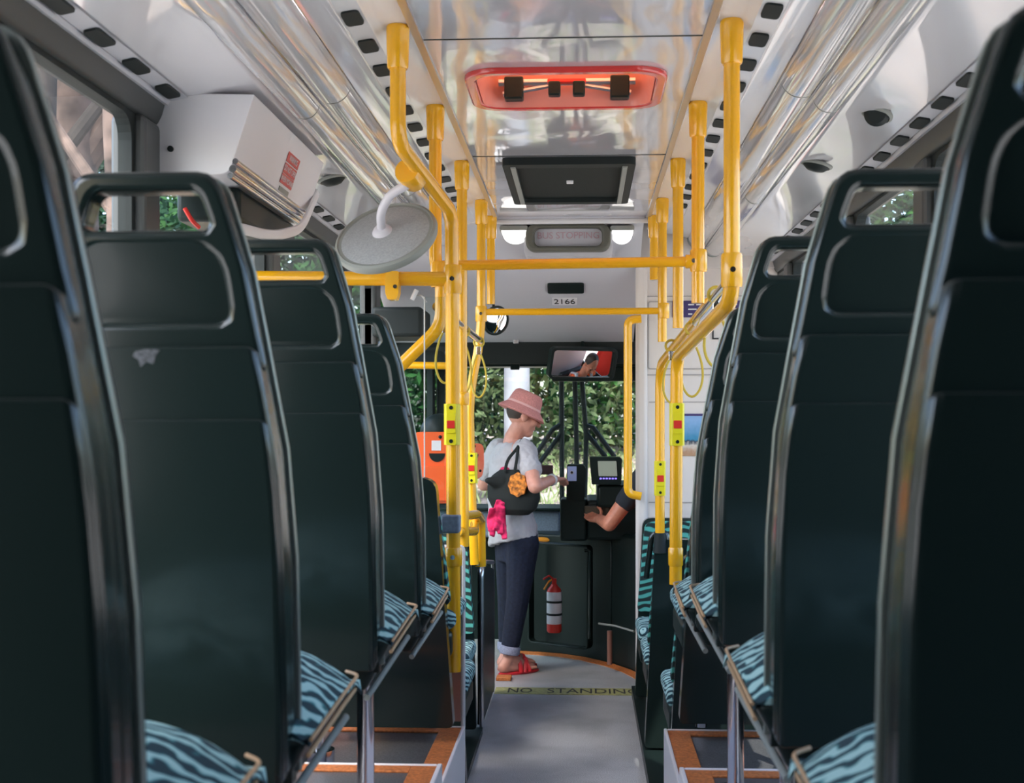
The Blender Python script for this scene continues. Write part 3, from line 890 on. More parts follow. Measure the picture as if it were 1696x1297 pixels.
# crossbars
rb = rail('yellow crossbar spanning the ceiling between the second poles', [P(733, 440, 4.11), P(1156, 433, 4.11)], 0.0165)
for px in (1148,): joint(rb, P(px, 433, 4.11), (1, 0, 0), 0.022, 0.05)
rc = rail('thin yellow crossbar in front of the fleet number', [P(797, 517, 5.89), P(1099, 515, 5.89)], 0.0155)
rl = rail('yellow handrail running from the left wall to the cranked pole', [Vector((CX-WH+0.01, 3.84, P(0, 462, 3.84).z)), P(748, 462, 3.84)], 0.0215)
q = P(651, 474, 3.83) - rl.location
mb = MB(); plate(mb, round_poly([(-.020, .042), (.020, .042), (.020, -.022), (.013, -.042), (-.013, -.042), (-.020, -.022)], .005), [], -0.026, 0.024); mb.xf(Matrix.Translation(q))
b_ = mb.build('bracket', M_yellow, rl, bevel=0.003, angle=30)
mb = MB(); mb.tube([q+Vector((.010, -.030, -.004)), q+Vector((.010, -.02, -.004))], .006, 12); mb.build('screw', M_chrome, b_)
rail('short yellow rail on the front door pillar at the left', [Vector((CX-WH+.0, 7.0, P(0, 605, 7.0).z)), P(742, 606, 7.0)], 0.02)
# right side
a = ptop(1208, 3.27)
R1 = [a, P(1212, 498, 3.27), P(1121, 592, 4.25), P(1119, 968, 4.25)]
R1[0].x = R1[1].x
q1 = pole('big cranked yellow pole at the right, red stop button halfway', R1, fr=0.07)
joint(q1, P(1212, 448, 3.27), (0, 0, 1), 0.027, 0.085)
joint(q1, P(1119, 922, 4.25), (0, 0, 1), 0.024, 0.06, screw=False)
bell(q1, P(1121, 703, 4.25), s=0.66)
a = ptop(1156, 4.11); q2 = pole('second yellow pole on the right, crossbar joined to it', [a, Vector((a.x, 4.11, P(0, 508, 4.11).z))])
joint(q2, P(1157, 432, 4.11), (0, 0, 1), 0.027, 0.07, screw=False)
a = ptop(1123, 5.0); q3 = pole('third yellow pole on the right ending at the strap rail', [a, Vector((a.x, 5.0, P(0, 548, 5.0).z))])
a = ptop(1097, 5.89); q4 = pole('fourth yellow pole on the right, thin crossbar joined to it', [a, Vector((a.x, 5.89, P(0, 570, 5.89).z))])
joint(q4, P(1099, 515, 5.89), (0, 0, 1), 0.026, 0.07, screw=False)
a = ptop(1083, 6.38); q5 = pole('short fifth yellow pole at the front right beside the bulkhead', [a, Vector((a.x, a.y, P(0, 470, 6.38).z))])
# slim pole with its long bend, sleeve at the foot
q6 = pole('slim yellow pole on the right with a small stop button and black foot', [P(1176, 502, 4.15), P(1149, 536, 4.62), P(1093, 606, 5.55), P(1093, 888, 5.55)], socks=False, fr=0.12)
bell(q6, P(1093, 792, 5.55), s=0.70)
q = P(1093, 900, 5.55) - q6.location
mb = MB(); mb.tube([q+Vector((0, 0, .045)), q+Vector((0, 0, -.04))], [0.024, 0.030], 16); mb.build('foot_sleeve', M_rubber, q6)
# chrome strap rails along the bus with yellow webbing loops
s1 = rail('chrome strap rail along the right side', [P(1212, 462, 3.27), P(1150, 536, 4.62)], 0.016, material=M_chrome, group='chrome strap rails')
s2 = rail('chrome strap rail along the left side', [P(724, 508, 4.2), P(796, 566, 5.89)], 0.016, material=M_chrome, group='chrome strap rails')
def strap(p, L, wd, label):
    root = empty('hand_strap', p, 0, label, 'hand strap', 'yellow webbing hand straps')
    pts = []
    for k in range(28):
        a = 2*PI*k/28
        x = math.sin(a)*wd*(0.55+0.45*math.sin((1-math.cos(a))/2*PI*0.62)); z = -0.05-(1-math.cos(a))/2*L
        pts.append((x, 0.0, z))
    mb = MB(); mb.loop_tube(pts, 0.0042, 8); mb.build('loop', M_strap, root)
    mb = MB(); mb.loop_tube([(math.cos(2*PI*k/16)*0.022, 0, math.sin(2*PI*k/16)*0.022-0.002) for k in range(16)], 0.005, 8)
    mb.build('clip', M_strap, root)
    mb = MB(); mb.box(-.010, .010, -.006, .006, -.058, -.022); mb.build('buckle', M_chrome, root, bevel=0.002)
for px, py, Y, L, wd, lb in (
    (737, 524, 4.55, 0.185, 0.035, 'yellow loop strap hanging just left of the big cranked pole'),
    (768, 548, 5.15, 0.20, 0.032, 'yellow loop strap hanging from the left rail between the third and fourth poles'),
    (793, 566, 5.8, 0.20, 0.036, 'yellow loop strap at the front end of the left rail, over the greenery'),
    (1186, 487, 3.75, 0.16, 0.036, 'yellow loop strap nearest on the right rail, beside the third seat'),
    (1146, 543, 4.55, 0.19, 0.040, 'yellow loop strap hanging in front of the cream partition'),
    (1112, 572, 5.0, 0.17, 0.034, 'yellow loop strap behind the slim right pole')):
    strap(P(px, py, Y), L, wd, lb)
# handrail on the edge of the driver's partition
Yd = 6.86
pr = rail('curved yellow handrail fixed to the edge of the cream partition', [P(1062, 528, Yd), P(1040, 530, Yd), P(1040, 818, Yd), P(1062, 822, Yd)], 0.0225, fr=0.09)

# ------------------------------------------------------------------ convex mirror, seen from behind
c = P(639, 392, 3.62)
root = empty('convex_mirror', c, 0, 'round grey convex mirror seen from behind, hanging on the cranked pole', 'mirror')
nrm = Vector((-0.19, -0.69, 0.69)).normalized()
rot = nrm.to_track_quat('Z', 'Y').to_matrix().to_4x4()
Rm = 0.143
mb = MB(); mb.lathe([(Rm, -0.004), (Rm*0.97, 0.002), (Rm*0.9, 0.006), (Rm*0.5, 0.012), (0.03, 0.014), (0.0, 0.014)], rot, 56); mb.build('back_plate', M_greyfoam, root)
mb = MB(); mb.lathe([(Rm*0.955, 0.006), (Rm*0.98, 0.010), (Rm*1.03, 0.006), (Rm*1.05, -0.004), (Rm*1.03, -0.014), (Rm*0.98, -0.012)], rot, 56); mb.build('rim', M_gasket, root)
mb = MB(); mb.lathe([(Rm*0.98, -0.010), (Rm*0.8, -0.022), (Rm*0.5, -0.034), (0.0, -0.042)], rot, 48); mb.build('reflector', M_mirror, root)
hub = rot @ Vector((-0.008, 0.005, 0.016))
mb = MB(); mb.lathe([(0.030, 0.010), (0.029, 0.016), (0.022, 0.026), (0.012, 0.030), (0, 0.030)], Matrix.Translation(rot @ Vector((-0.008, 0.005, 0))) @ rot, 32); mb.build('boss', M_lilac, root, angle=60)
mb = MB(); e = P(674, 306, 3.48) - c
mb.tube(fillet([hub + nrm*0.004, P(630, 352, 3.56) - c, P(646, 322, 3.50) - c, e], 0.03, 8), 0.0125, 16)
mb.build('arm', M_lilac, root)

# perspex screen between the handrail and the seat ahead, with its clip
g = MB(); a = P(703, 492, 3.84); b = P(737, 860, 3.84); g.box(a.x, b.x, 3.837, 3.843, b.z, a.z)
o = empty('perspex_screen', (0, 0, 0), 0, 'clear perspex screen under the left handrail beside the cranked pole', 'screen')
g.build('pane', M_perspex, o, smooth=False)
mb = MB(); mb.box(a.x-.0015, a.x+.0015, 3.835, 3.845, b.z+.09, a.z); mb.build('edge', M_pale, o, smooth=False)
k = P(687, 490, 3.84); mb = MB(); mb.tube([k+Vector((-.008, 0, -.012)), k+Vector((.006, 0, .018))], 0.007, 8); mb.build('clip', M_paper, o)
mb = MB(); mb.tube(fillet([k+Vector((0.004, 0, 0)), k+Vector((.02, 0, 0.002)), k+Vector((.036, 0, -.02))], .01), 0.002, 6); mb.build('wire', M_alu, o)

# white-edged modesty screen in front of the fourth row, behind the cranked pole
o = empty('modesty_screen', (XL-0.3, 4.11, 0.5), 0, 'white-edged modesty screen behind the big cranked pole at the left step', 'screen')
xe = P(767, 1000, 4.12).x; top = P(0, 902, 4.12).z
mb = MB(); mb.box(CX-1.08, xe-0.008, 4.112, 4.130, 0.52, top-0.012); mb.xf(Matrix.Translation(-o.location)); mb.build('panel', M_copper, o, smooth=False)
mb = MB(); mb.tube(fillet([(xe, 4.121, 0.50), (xe, 4.121, top), (xe-0.1, 4.121, top), (CX-1.05, 4.121, top)], 0.012), 0.0075, 10); mb.xf(Matrix.Translation(-o.location)); mb.build('edge', M_pale, o)

# modesty panels along the low aisle floor
def modesty(x, y0, y1, z1, label, sgn):
    o = empty('aisle_divider', (x, y0, 0), 0, label, 'panel', 'black modesty panels')
    mb = MB()
    pts = round_poly([(y0, 0.03), (y1, 0.03), (y1, z1-0.10), (y0+0.22, z1), (y0, z1)], [0.01, 0.01, 0.05, 0.05, 0.03])
    mb.prism([(x-0.012, p[0], p[1]) for p in pts], (0.024, 0, 0)); mb.xf(Matrix.Translation(-o.location))
    mb.build('board', M_black, o, bevel=0.004, angle=30)
    mb = MB(); mb.tube(fillet([(x+sgn*.008, y0-.006, 0.02), (x+sgn*.008, y0-.006, z1), (x+sgn*.008, y0+0.25, z1+0.008), (x+sgn*.008, y1-0.1, z1-0.05)], 0.04), 0.011, 12); mb.xf(Matrix.Translation(-o.location))
    mb.build('edge_tube', M_alu, o)
    mb = MB(); mb.tube(fillet([(x+sgn*.006, y1-0.06, 0.02), (x+sgn*.006, y1-0.06, z1-0.09), (x+sgn*.006, y1-.1, z1-0.05)], 0.04), 0.008, 10); mb.xf(Matrix.Translation(-o.location))
    mb.build('edge_tube', M_alu, o)
xm = P(795, 1210, 6.14).x
modesty(xm, 6.14, 7.0, P(0, 938, 6.14).z, 'black modesty panel with silver edge along the left of the aisle floor', 1)
# dark plinths under the low seats, both sides
mb = MB(); mb.box(CX-1.1, P(778, 1297, 5.28).x-0.01, 4.2, 6.10, 0.0, 0.03); struct(mb.build('floor_left', M_black, smooth=False))
mb = MB(); mb.box(P(1072, 1297, 5.28).x, CX+1.1, 4.2, 7.0, 0.0, 0.05); struct(mb.build('floor_right', M_black, smooth=False))

# ------------------------------------------------------------------ ceiling fittings
def translucent(name, col):
    m = bpy.data.materials.new(name); m.use_nodes = True; t = m.node_tree; t.nodes.clear()
    o = t.nodes.new('ShaderNodeOutputMaterial'); mx = t.nodes.new('ShaderNodeMixShader'); mx.inputs[0].default_value = 0.6
    d = t.nodes.new('ShaderNodeBsdfDiffuse'); d.inputs[0].default_value = (*col, 1)
    tr = t.nodes.new('ShaderNodeBsdfTranslucent'); tr.inputs[0].default_value = (*col, 1)
    t.links.new(d.outputs[0], mx.inputs[1]); t.links.new(tr.outputs[0], mx.inputs[2]); t.links.new(mx.outputs[0], o.inputs[0])
    return m
M_lid = translucent('peach_translucent_lid', (0.95, 0.62, 0.42))
M_redtrans = mat('red_glossy_plastic', (0.60, 0.045, 0.04), 0.2, coat=0.6)
M_pinkwell = mat('pink_plastic', (0.62, 0.26, 0.22), 0.3, coat=0.3)
XY = lambda x, y, z: Matrix(((1, 0, 0, x), (0, 0, 1, y), (0, 1, 0, z), (0, 0, 0, 1)))   # plate's x,z plane laid flat
cx_, cy_ = (HX0+HX1)/2, (HY0+HY1)/2; hw, hd = (HX1-HX0)/2, (HY1-HY0)/2
o = empty('roof_hatch', (cx_, cy_, ZC), 0, 'red-framed emergency roof hatch in the middle of the white ceiling', 'hatch')
mb = MB(); plate(mb, rrect(-hw-.022, hw+.022, -hd-.022, hd+.022, .10, 8), [rrect(-hw+.012, hw-.012, -hd+.012, hd-.012, .075, 8)], -0.016, 0.004); mb.xf(XY(0, 0, 0))
mb.build('frame', M_redtrans, o, bevel=0.007, angle=30)
mb = MB()
lo = rrect(-hw+.014, hw-.014, -hd+.014, hd-.014, .07, 8); hi = rrect(-hw+.03, hw-.03, -hd+.03, hd-.03, .06, 8)
n = len(lo); mb.add([(x, y, -.012) for x, y in lo] + [(x, y, .092) for x, y in hi], [(i, (i+1) % n, n+(i+1) % n, n+i) for i in range(n)])
mb.build('well', M_pinkwell, o)
mb = MB(); plate(mb, rrect(-hw, hw, -hd, hd, .07, 8), [], 0.088, 0.096); mb.xf(XY(0, 0, 0)); mb.build('lid', M_lid, o, smooth=False)
mb = MB(); mb.tube([(-hw+.06, hd-.06, .055), (hw-.06, hd-.06, .055)], 0.011, 12); mb.build('cross_bar', M_alu, o)
for s in (-1, 1):
    mb = MB(); mb.box(s*.165-.03, s*.165+.03, hd-.085, hd-.035, 0.0, .07); mb.build('latch', M_black, o, bevel=0.006)
    mb = MB(); mb.tube([(s*.05, hd-.06, .045), (s*.20, hd-.06, .020)], 0.008, 10); mb.build('strut', M_alu, o)
    mb = MB(); mb.box(s*.038-.019, s*.038+.019, hd-.10, hd-.06, 0.006, .05); mb.build('grip', M_black, o, bevel=0.006)
mb = MB(); mb.box(-.06, .06, hd-.09, hd-.05, .046, .060); mb.build('release_lever', M_red, o, bevel=0.004)

o = empty('ceiling_vent', (P(944, 290, 5.4).x, 5.4, ZC), 0, 'black rectangular ceiling vent between the red hatch and the bulkhead', 'vent')
mb = MB(); plate(mb, rrect(-.255, .255, -.46, .46, .03), [rrect(-.205, .205, -.39, .40, .015)], -0.030, 0.0); mb.xf(XY(0, 0, 0)); mb.build('frame', M_rubber, o, bevel=0.012, angle=30)
mb = MB(); plate(mb, rrect(-.206, .206, -.395, .405, .012), [], -0.012, 0.0); mb.xf(XY(0, 0, 0))
M_mesh = mat('perforated_black', (0.007, 0.012, 0.0115), 0.6, spec=0.2, bump=1.0, bscale=260)
mb.build('perforated_panel', M_mesh, o, smooth=False)
for s in (-1, 1):
    mb = MB(); mb.box(s*.215-.010, s*.215+.010, -.42, .42, -.036, -.028); mb.build('side_strip', M_gasket, o, bevel=0.003)
mb = MB(); mb.box(-.014, .014, -.03, .01, -.020, -.008); mb.build('indicator_lamp', M_paper, o, bevel=0.003)

def bulk(px, py):
    """point on the sloping bulkhead seen at a pixel, and the panel's slope there"""
    lo_, hi_ = 6.43, 7.8
    for _ in range(40):
        y = (lo_+hi_)/2
        for (a, h), (b, g) in zip(bp, bp[1:]):
            if a <= y <= b: hh = h+(g-h)*(y-a)/(b-a)
        if P(px, py, y).z - CZ > hh: hi_ = y
        else: lo_ = y
    return P(px, py, lo_)
def slope_frame(p, tilt):
    """x across the bus, y up the panel, z towards the camera"""
    return Matrix.Translation(p) @ Matrix.Rotation(PI/2 + tilt, 4, 'X')
TIL = math.atan2(0.40, 1.05)        # panel leans this much from the horizontal
def panel_rot(): return math.atan2(-0.36, 0.925)
SL = math.atan2(0.945-0.475, 7.80-6.60)      # slope of the panel
def bm_(p):      # matrix on the panel: x right, y towards ceiling, z out of the panel (down and back)
    x = Vector((1, 0, 0)); y = Vector((0, -math.cos(SL), math.sin(SL))); z = x.cross(y)
    M = Matrix(((x.x, y.x, z.x, p.x), (x.y, y.y, z.y, p.y), (x.z, y.z, z.z, p.z), (0, 0, 0, 1)))
    return M
def onpanel(mb, M): return mb.xf(M @ Matrix(((1, 0, 0, 0), (0, 0, 1, 0), (0, -1, 0, 0), (0, 0, 0, 1))))   # plate's x,z -> x,y ; -y -> out
p = bulk(941, 392); M = bm_(p)
# stop sign, standing upright on the panel
p = P(941, 392, 6.45)
o = empty('stopping_sign', (p.x, 6.55, p.z), 0, 'grey dark-ringed BUS STOPPING sign over the bulkhead under the ceiling', 'sign')
def up(mb): return mb
s = 6.75/F
mb = MB(); plate(mb, rrect(-.212, .212, -.070, .066, .05, 8), [rrect(-.168, .168, -.046, .046, .030, 8)], -0.10, -0.02); mb.build('surround', mat('olive_ring', (.10, .10, .08), .5), o, bevel=0.012, angle=30)
mb = MB(); plate(mb, rrect(-.17, .17, -.048, .048, .028, 8), [], -0.045, -0.02); mb.build('lens', M_panel, o, bevel=0.006, angle=30)
mb = MB(); plate(mb, rrect(-.222, .222, -.088, .068, .03, 8), [], -0.03, 0.30); mb.build('housing', M_panel, o, bevel=0.006, angle=30)
text('lettering', 'BUS STOPPING', 0.047, (0, -0.0475, 0.012), (PI/2, 0, 0), M_signred, o)
for px, lb in ((852, 'lit half-round lamp left of the grey stopping sign'), (1031, 'lit half-round lamp right of the grey stopping sign')):
    p = P(px, 389, 6.50); q = empty('bulkhead_lamp', (p.x, p.y, p.z), 0, lb, 'lamp', 'lit bulkhead lamps')
    hw_ = 0.064 if px < 900 else 0.053
    pts = [(-hw_, .020), (hw_, .020)] + [(hw_*math.cos(a), .020-.052*math.sin(a)) for a in [PI*k/14 for k in range(1, 14)]]
    mb = MB(); plate(mb, pts[::-1], [], -0.035, 0.12); mb.build('lens', M_lamp, q, bevel=0.006, angle=30)
    mb = MB(); plate(mb, rrect(-hw_-.008, hw_+.004, .018, .040, .008), [], -0.045, 0.12); mb.build('hood', M_gasket, q, bevel=0.004, angle=30)
p = bulk(937, 476); M = bm_(p)
mb = MB(); plate(mb, rrect(-.100, .100, -.055, .055, .014), [], -0.012, 0.004); onpanel(mb, M)
o = mb.build('sensor_window', M_black, bevel=0.004, angle=30); tag(o, 'small black rounded window on the grey bulkhead above the fleet number', 'sensor')
p = bulk(935, 499); M = bm_(p); p0 = p.copy()
o = empty('number_plate', p, 0, 'white fleet number plate reading 2166 on the grey bulkhead', 'number plate')
ML = bm_(Vector((0, 0, 0)))
mb = MB(); plate(mb, rrect(-.070, .070, -.042, .042, .004), [], -0.003, 0.001); onpanel(mb, ML); mb.build('plate', M_paper, o, smooth=False)
t = text('number', '2166', 0.085, (0, 0, 0), (0, 0, 0), M_ink, o, ext=0.0008)
t.matrix_local = ML @ Matrix.Translation((0, 0, 0.004)) @ Matrix.Diagonal((0.72, 1.0, 1, 1))
c_ = P(855, 566, 7.83)
mb = MB(); mb.box(c_.x-.016, c_.x+.016, 7.79, 7.83, c_.z-.014, c_.z+.020); o = mb.build('blind_catch', M_alu, bevel=0.004); tag(o, 'small metal catch on the dark blind housing above the greenery', 'catch')
mb = MB(); a = P(853, 608, 8.48); mb.box(a.x-.03, a.x+.03, 8.46, 8.50, a.z-.018, a.z+.02); o = mb.build('sensor', M_black, bevel=0.006); tag(o, 'small black sensor hanging under the blind housing above the pink hat', 'sensor')

# equipment box under the left cove
BY0, BY1 = 3.38, 4.30
A = (-0.866, 0.858); B = (-0.934, 0.650); C_ = (CX-WH, 0.640); D = (CX-WH, 0.838); E_ = (-1.02, 0.862)
o = empty('equipment_box', ((A[0]+C_[0])/2, BY0, HZ(0.64)), 0, 'white air-conditioning box under the left cove with a red warning label', 'equipment box')
off = -o.location
mb = MB()
pr = round_poly([A, (B[0], B[1]+.0), C_, D, E_], [.004, .02, .004, .004, .004], 4)
mb.prism([(x, BY0, HZ(h)) for x, h in pr], (0, BY1-BY0, 0)); mb.xf(Matrix.Translation(off)); mb.build('casing', M_matte, o, bevel=0.006, angle=30)
mb = MB()
for dz, rr in ((0.0, 0.010), (0.020, 0.008), (-0.018, 0.008)):
    mb.tube([(B[0]+.010+dz*.36, BY0+.0, HZ(B[1])+dz+.012), (B[0]+.010+dz*.36, BY1-.06, HZ(B[1])+dz+.012)], rr, 12)
mb.xf(Matrix.Translation(off)); mb.build('clear_rib_strip', M_chrome, o)
k = P(283, 247, BY0); mb = MB(); mb.lathe([(0.008, 0.0), (0.008, 0.008), (0.0, 0.009)], Matrix.Translation(Vector((k.x, BY0+.001, k.z))+off) @ Matrix.Rotation(PI/2, 4, 'X'), 16); mb.build('cap', M_rubber, o)
fx = Vector((A[0]-B[0], 0, A[1]-B[1])).normalized(); nz = Vector((0, 1, 0)).cross(fx)
def face(y, tt):
    p = Vector((B[0]+(A[0]-B[0])*tt, y, HZ(B[1]+(A[1]-B[1])*tt))) + nz*0.0015 + off
    return Matrix(((0, fx.x, nz.x, p.x), (1, fx.y, nz.y, p.y), (0, fx.z, nz.z, p.z), (0, 0, 0, 1)))
lbm = MB()
M = face(3.93, 0.50)
lbl = empty('warning_label', (0, 0, 0)); lbl.parent = o; tag(lbl, 'red warning label')
for i, (z, wd, tx) in enumerate(((.040, .15, 'WARNING'), (.006, .15, 'DO NOT OPEN'), (-.026, .15, 'WHEN MOVING'))):
    mb = MB(); plate(mb, rrect(-wd/2, wd/2, z-.015, z+.015, .002), [], -0.001, 0.0)
    mb.xf(M @ Matrix(((1, 0, 0, 0), (0, 0, 1, 0), (0, -1, 0, 0), (0, 0, 0, 1)))); mb.build('label_band', M_redink, lbl, smooth=False)
    t = text('lettering', tx, 0.024, (0, 0, 0), (0, 0, 0), M_paper, lbl, ext=0.0002); t.matrix_local = M @ Matrix.Translation((0, z, 0.0016)) @ Matrix.Diagonal((0.9, 1, 1, 1))
mb = MB(); plate(mb, rrect(-.06, .06, -.075, -.050, .002), [], -0.001, 0.0); mb.xf(M @ Matrix(((1, 0, 0, 0), (0, 0, 1, 0), (0, -1, 0, 0), (0, 0, 0, 1)))); mb.build('label_band', M_gasket, lbl, smooth=False)
# what hangs under the box: black unit, hinge, red cable, rounded white flap
mb = MB(); mb.box(-1.13, -0.95, 3.55, 4.25, HZ(0.55), HZ(0.645))
o = mb.build('blower_unit', M_black, bevel=0.015); tag(o, 'black blower unit slung beneath the white air-conditioning box', 'blower')
mb = MB(); mb.tube(fillet([P(306, 345, 3.5), P(318, 366, 3.5), P(330, 377, 3.52)], .02), 0.006, 10)
o = mb.build('red_cable', M_red); tag(o, 'short red cable seen through the second left seat handle slot', 'cable')
mb = MB()
for dx in (0, .022, .04): mb.tube([(-0.965-dx, 3.45, HZ(.600-dx*.4)), (-0.965-dx, 4.05, HZ(.600-dx*.4))], 0.007, 10)
o = mb.build('pipe_bundle', M_chrome); tag(o, 'bundle of bright pipes below the white air-conditioning box', 'pipes')
mb = MB(); pts = fillet([P(398, 378, 3.6), P(450, 392, 3.8), P(500, 380, 4.1), P(525, 320, 4.35)], .1)
mb.tube(pts, 0.016, 10, flat=(1.0, 0.5)); o = mb.build('flap_bracket', M_matte); tag(o, 'curved grey bracket under the front corner of the white air-conditioning box', 'bracket')

# small round outlets on the coves
def disc(loc, nrm, r, label, tilt=None):
    nrm = Vector(nrm).normalized(); rot = nrm.to_track_quat('Z', 'Y').to_matrix().to_4x4()
    o = empty('air_outlet', loc, 0, label, 'air outlet', 'round air outlets on the coves')
    mb = MB(); mb.lathe([(r, 0), (r*1.0, .006), (r*.86, .010), (r*.80, .006)], rot, 28); mb.build('ring', M_gasket, o)
    R2 = rot if tilt is None else Vector(tilt).normalized().to_track_quat('Z', 'Y').to_matrix().to_4x4()
    mb = MB(); mb.lathe([(r*.82, .0), (r*.80, .010), (r*.55, .022), (0, .026)], R2, 24); mb.build('flap', M_rubber, o)
def cove_pt(side, Y, a):
    hh = 0.872-0.004*(a-0.80)/0.10 if a < .90 else 0.868-0.012*(a-.90)/.085
    return Vector((CX+side*a, Y, HZ(hh)-0.003))
disc(cove_pt(1, 3.72, 0.885), (-0.35, -0.2, -0.9), 0.045, 'round opened air outlet on the right cove, half dark', (-0.3, -0.9, -0.3))
disc(cove_pt(1, 4.45, 0.845), (-0.25, 0, -0.97), 0.055, 'round closed air outlet on the right cove above the second right seat')
disc(cove_pt(-1, 4.62, 0.845), (0.25, 0, -0.97), 0.055, 'round closed air outlet on the left cove beside the white equipment box')

# ------------------------------------------------------------------ driver's partition
YP = 6.93
xl = P(1053, 700, YP).x
o = empty('driver_partition', (xl, YP, 0), 0, 'cream partition panel behind the driver with grooved rectangle', 'partition')
off = -o.location
mb = MB(); mb.box(xl+.02, CX+1.08, YP, YP+0.03, 0.10, 2.60); mb.xf(Matrix.Translation(off)); mb.build('panel', M_cream, o, smooth=False)
mb = MB(); mb.box(xl, xl+.062, YP-.02, YP+0.05, 0.10, 2.60); mb.xf(Matrix.Translation(off)); mb.build('edge_post', M_cream, o, bevel=0.02, seg=4)
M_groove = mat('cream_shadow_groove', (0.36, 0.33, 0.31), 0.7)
for k, (x0, y0, x1, y1) in enumerate(((1063, 489, 1290, 622), (1073, 498, 1280, 612))):
    a = P(x0, y1, YP); b = P(x1, y0, YP)
    mb = MB(); plate(mb, rrect(a.x, b.x, a.z, b.z, .012), [rrect(a.x+.006, b.x-.006, a.z+.006, b.z-.006, .008)], -0.006, 0.001)
    mb.xf(Matrix.Translation(Vector((0, YP, 0))+off)); mb.build('moulding', M_groove, o, smooth=False)
for py in (666, 832):
    a = P(1075, py, YP); mb = MB(); mb.box(a.x, CX+1.08, YP-.003, YP+.001, a.z-.003, a.z+.003); mb.xf(Matrix.Translation(off)); mb.build('seam', M_groove, o, smooth=False)
# purple notice, lettering too small to read
a = P(1113, 526, YP); b = P(1232, 498, YP)
o = empty('notice', a, 0, 'purple notice with white lines on the cream partition', 'sign')
mb = MB(); mb.box(0, b.x-a.x, -.008, -.002, 0, b.z-a.z); mb.build('board', M_purple, o, smooth=False)
mb = MB()
random.seed(3)
for r_ in range(3):
    x = 0.085
    while x < b.x-a.x-.04:
        wd = random.uniform(.012, .05); mb.box(x, x+wd, -.0095, -.007, .014+.025*r_, .021+.025*r_); x += wd+.012
mb.build('white_lines', M_paper, o, smooth=False)
t = text('wall_lettering', '4e', 0.085, P(1147, 556, YP-.006), (PI/2, -0.15, 0), M_ink); tag(t, 'black handwritten letters on the cream partition between the bent poles', 'lettering', 'partition lettering')
t = text('wall_lettering', 'L.', 0.085, P(1187, 554, YP-.006), (PI/2, 0, 0), M_ink); tag(t, 'black handwritten letter on the cream partition beside the third right seat', 'lettering', 'partition lettering')
a = P(1128, 755, YP); b = P(1185, 689, YP)
o = empty('poster', a, 0, 'small blue and sandy poster on the partition beside the stop button', 'poster')
mb = MB(); mb.box(0, b.x-a.x, -.006, -.002, 0, b.z-a.z)
def poster_mat():
    m = bpy.data.materials.new('poster_print'); m.use_nodes = True; t = m.node_tree; b = t.nodes['Principled BSDF']; b.inputs['Roughness'].default_value = .4
    tc = t.nodes.new('ShaderNodeTexCoord'); sp = t.nodes.new('ShaderNodeSeparateXYZ'); t.links.new(tc.outputs['Generated'], sp.inputs[0])
    n = t.nodes.new('ShaderNodeTexNoise'); n.inputs['Scale'].default_value = 9; t.links.new(tc.outputs['Generated'], n.inputs['Vector'])
    mm = t.nodes.new('ShaderNodeMath'); mm.operation = 'MULTIPLY_ADD'; mm.inputs[1].default_value = 0.22; t.links.new(n.outputs['Fac'], mm.inputs[0]); t.links.new(sp.outputs['Z'], mm.inputs[2])
    r = t.nodes.new('ShaderNodeValToRGB'); r.color_ramp.interpolation = 'LINEAR'; e = r.color_ramp.elements
    e[0].position = 0.2; e[0].color = (.42, .24, .14, 1); e[1].position = 1.0; e[1].color = (.22, .38, .62, 1)
    for p_, c_ in ((.38, (.62, .55, .48, 1)), (.47, (.02, .03, .05, 1)), (.53, (.03, .22, .38, 1))):
        q = e.new(p_); q.color = c_
    t.links.new(mm.outputs[0], r.inputs[0]); t.links.new(r.outputs[0], b.inputs['Base Color']); return m
mb.build('print', poster_mat(), o, smooth=False)
mb = MB(); mb.box(0, b.x-a.x, -.009, -.002, b.z-a.z, b.z-a.z+.012); mb.build('top_bar', M_purple, o, smooth=False)

# ------------------------------------------------------------------ ticket validators
def validator(loc, w_, h_, label, rz=0):
    o = empty('ticket_validator', loc, rz, label, 'ticket validator', 'orange ticket validators')
    mb = MB(); plate(mb, round_poly([(-w_*.48, h_*.5), (w_*.48, h_*.5), (w_*.5, -h_*.18), (w_*.34, -h_*.5), (-w_*.34, -h_*.5), (-w_*.5, -h_*.18)], .03), [], -0.045, 0.045)
    mb.build('body', M_orange, o, bevel=0.018, seg=4, angle=30)
    mb = MB(); plate(mb, round_poly([(-w_*.46, h_*.02), (w_*.46, h_*.02), (w_*.36, -h_*.46), (-w_*.36, -h_*.46)], .025), [], -0.062, -0.03); mb.build('cover', M_orange, o, bevel=0.014, seg=3, angle=30)
    mb = MB(); pts = [(-.032, 0), (.032, 0)] + [(.032*math.cos(a), -.034*math.sin(a)) for a in [PI*k/12 for k in range(1, 12)]]
    plate(mb, [(x, z+h_*.20) for x, z in pts][::-1], [], -0.049, -0.03); mb.build('card_slot', M_black, o, smooth=False)
    mb = MB(); mb.box(-.022, .016, -.047, -.04, h_*.24, h_*.38); mb.build('label', M_paper, o, smooth=False)
    mb = MB(); mb.ball((0.012, -0.046, h_*.43), 0.007); mb.build('screw', M_black, o); mb = MB(); mb.ball((w_*.28, -.062, -h_*.26), .006); mb.build('screw', M_black, o)
    mb = MB(); mb.ball((0, .06, h_*.5), (w_*.40, .06, .075)); mb.build('hood', M_black, o)
    return o
p = P(726, 774, 5.2); validator(p, 0.205, 0.285, 'orange ticket validator beside the cranked pole at the left, white label on its face')
p = P(775, 764, 5.97); validator(p, 0.125, 0.165, 'smaller distant orange ticket validator half hidden behind the left poles', 0.5)

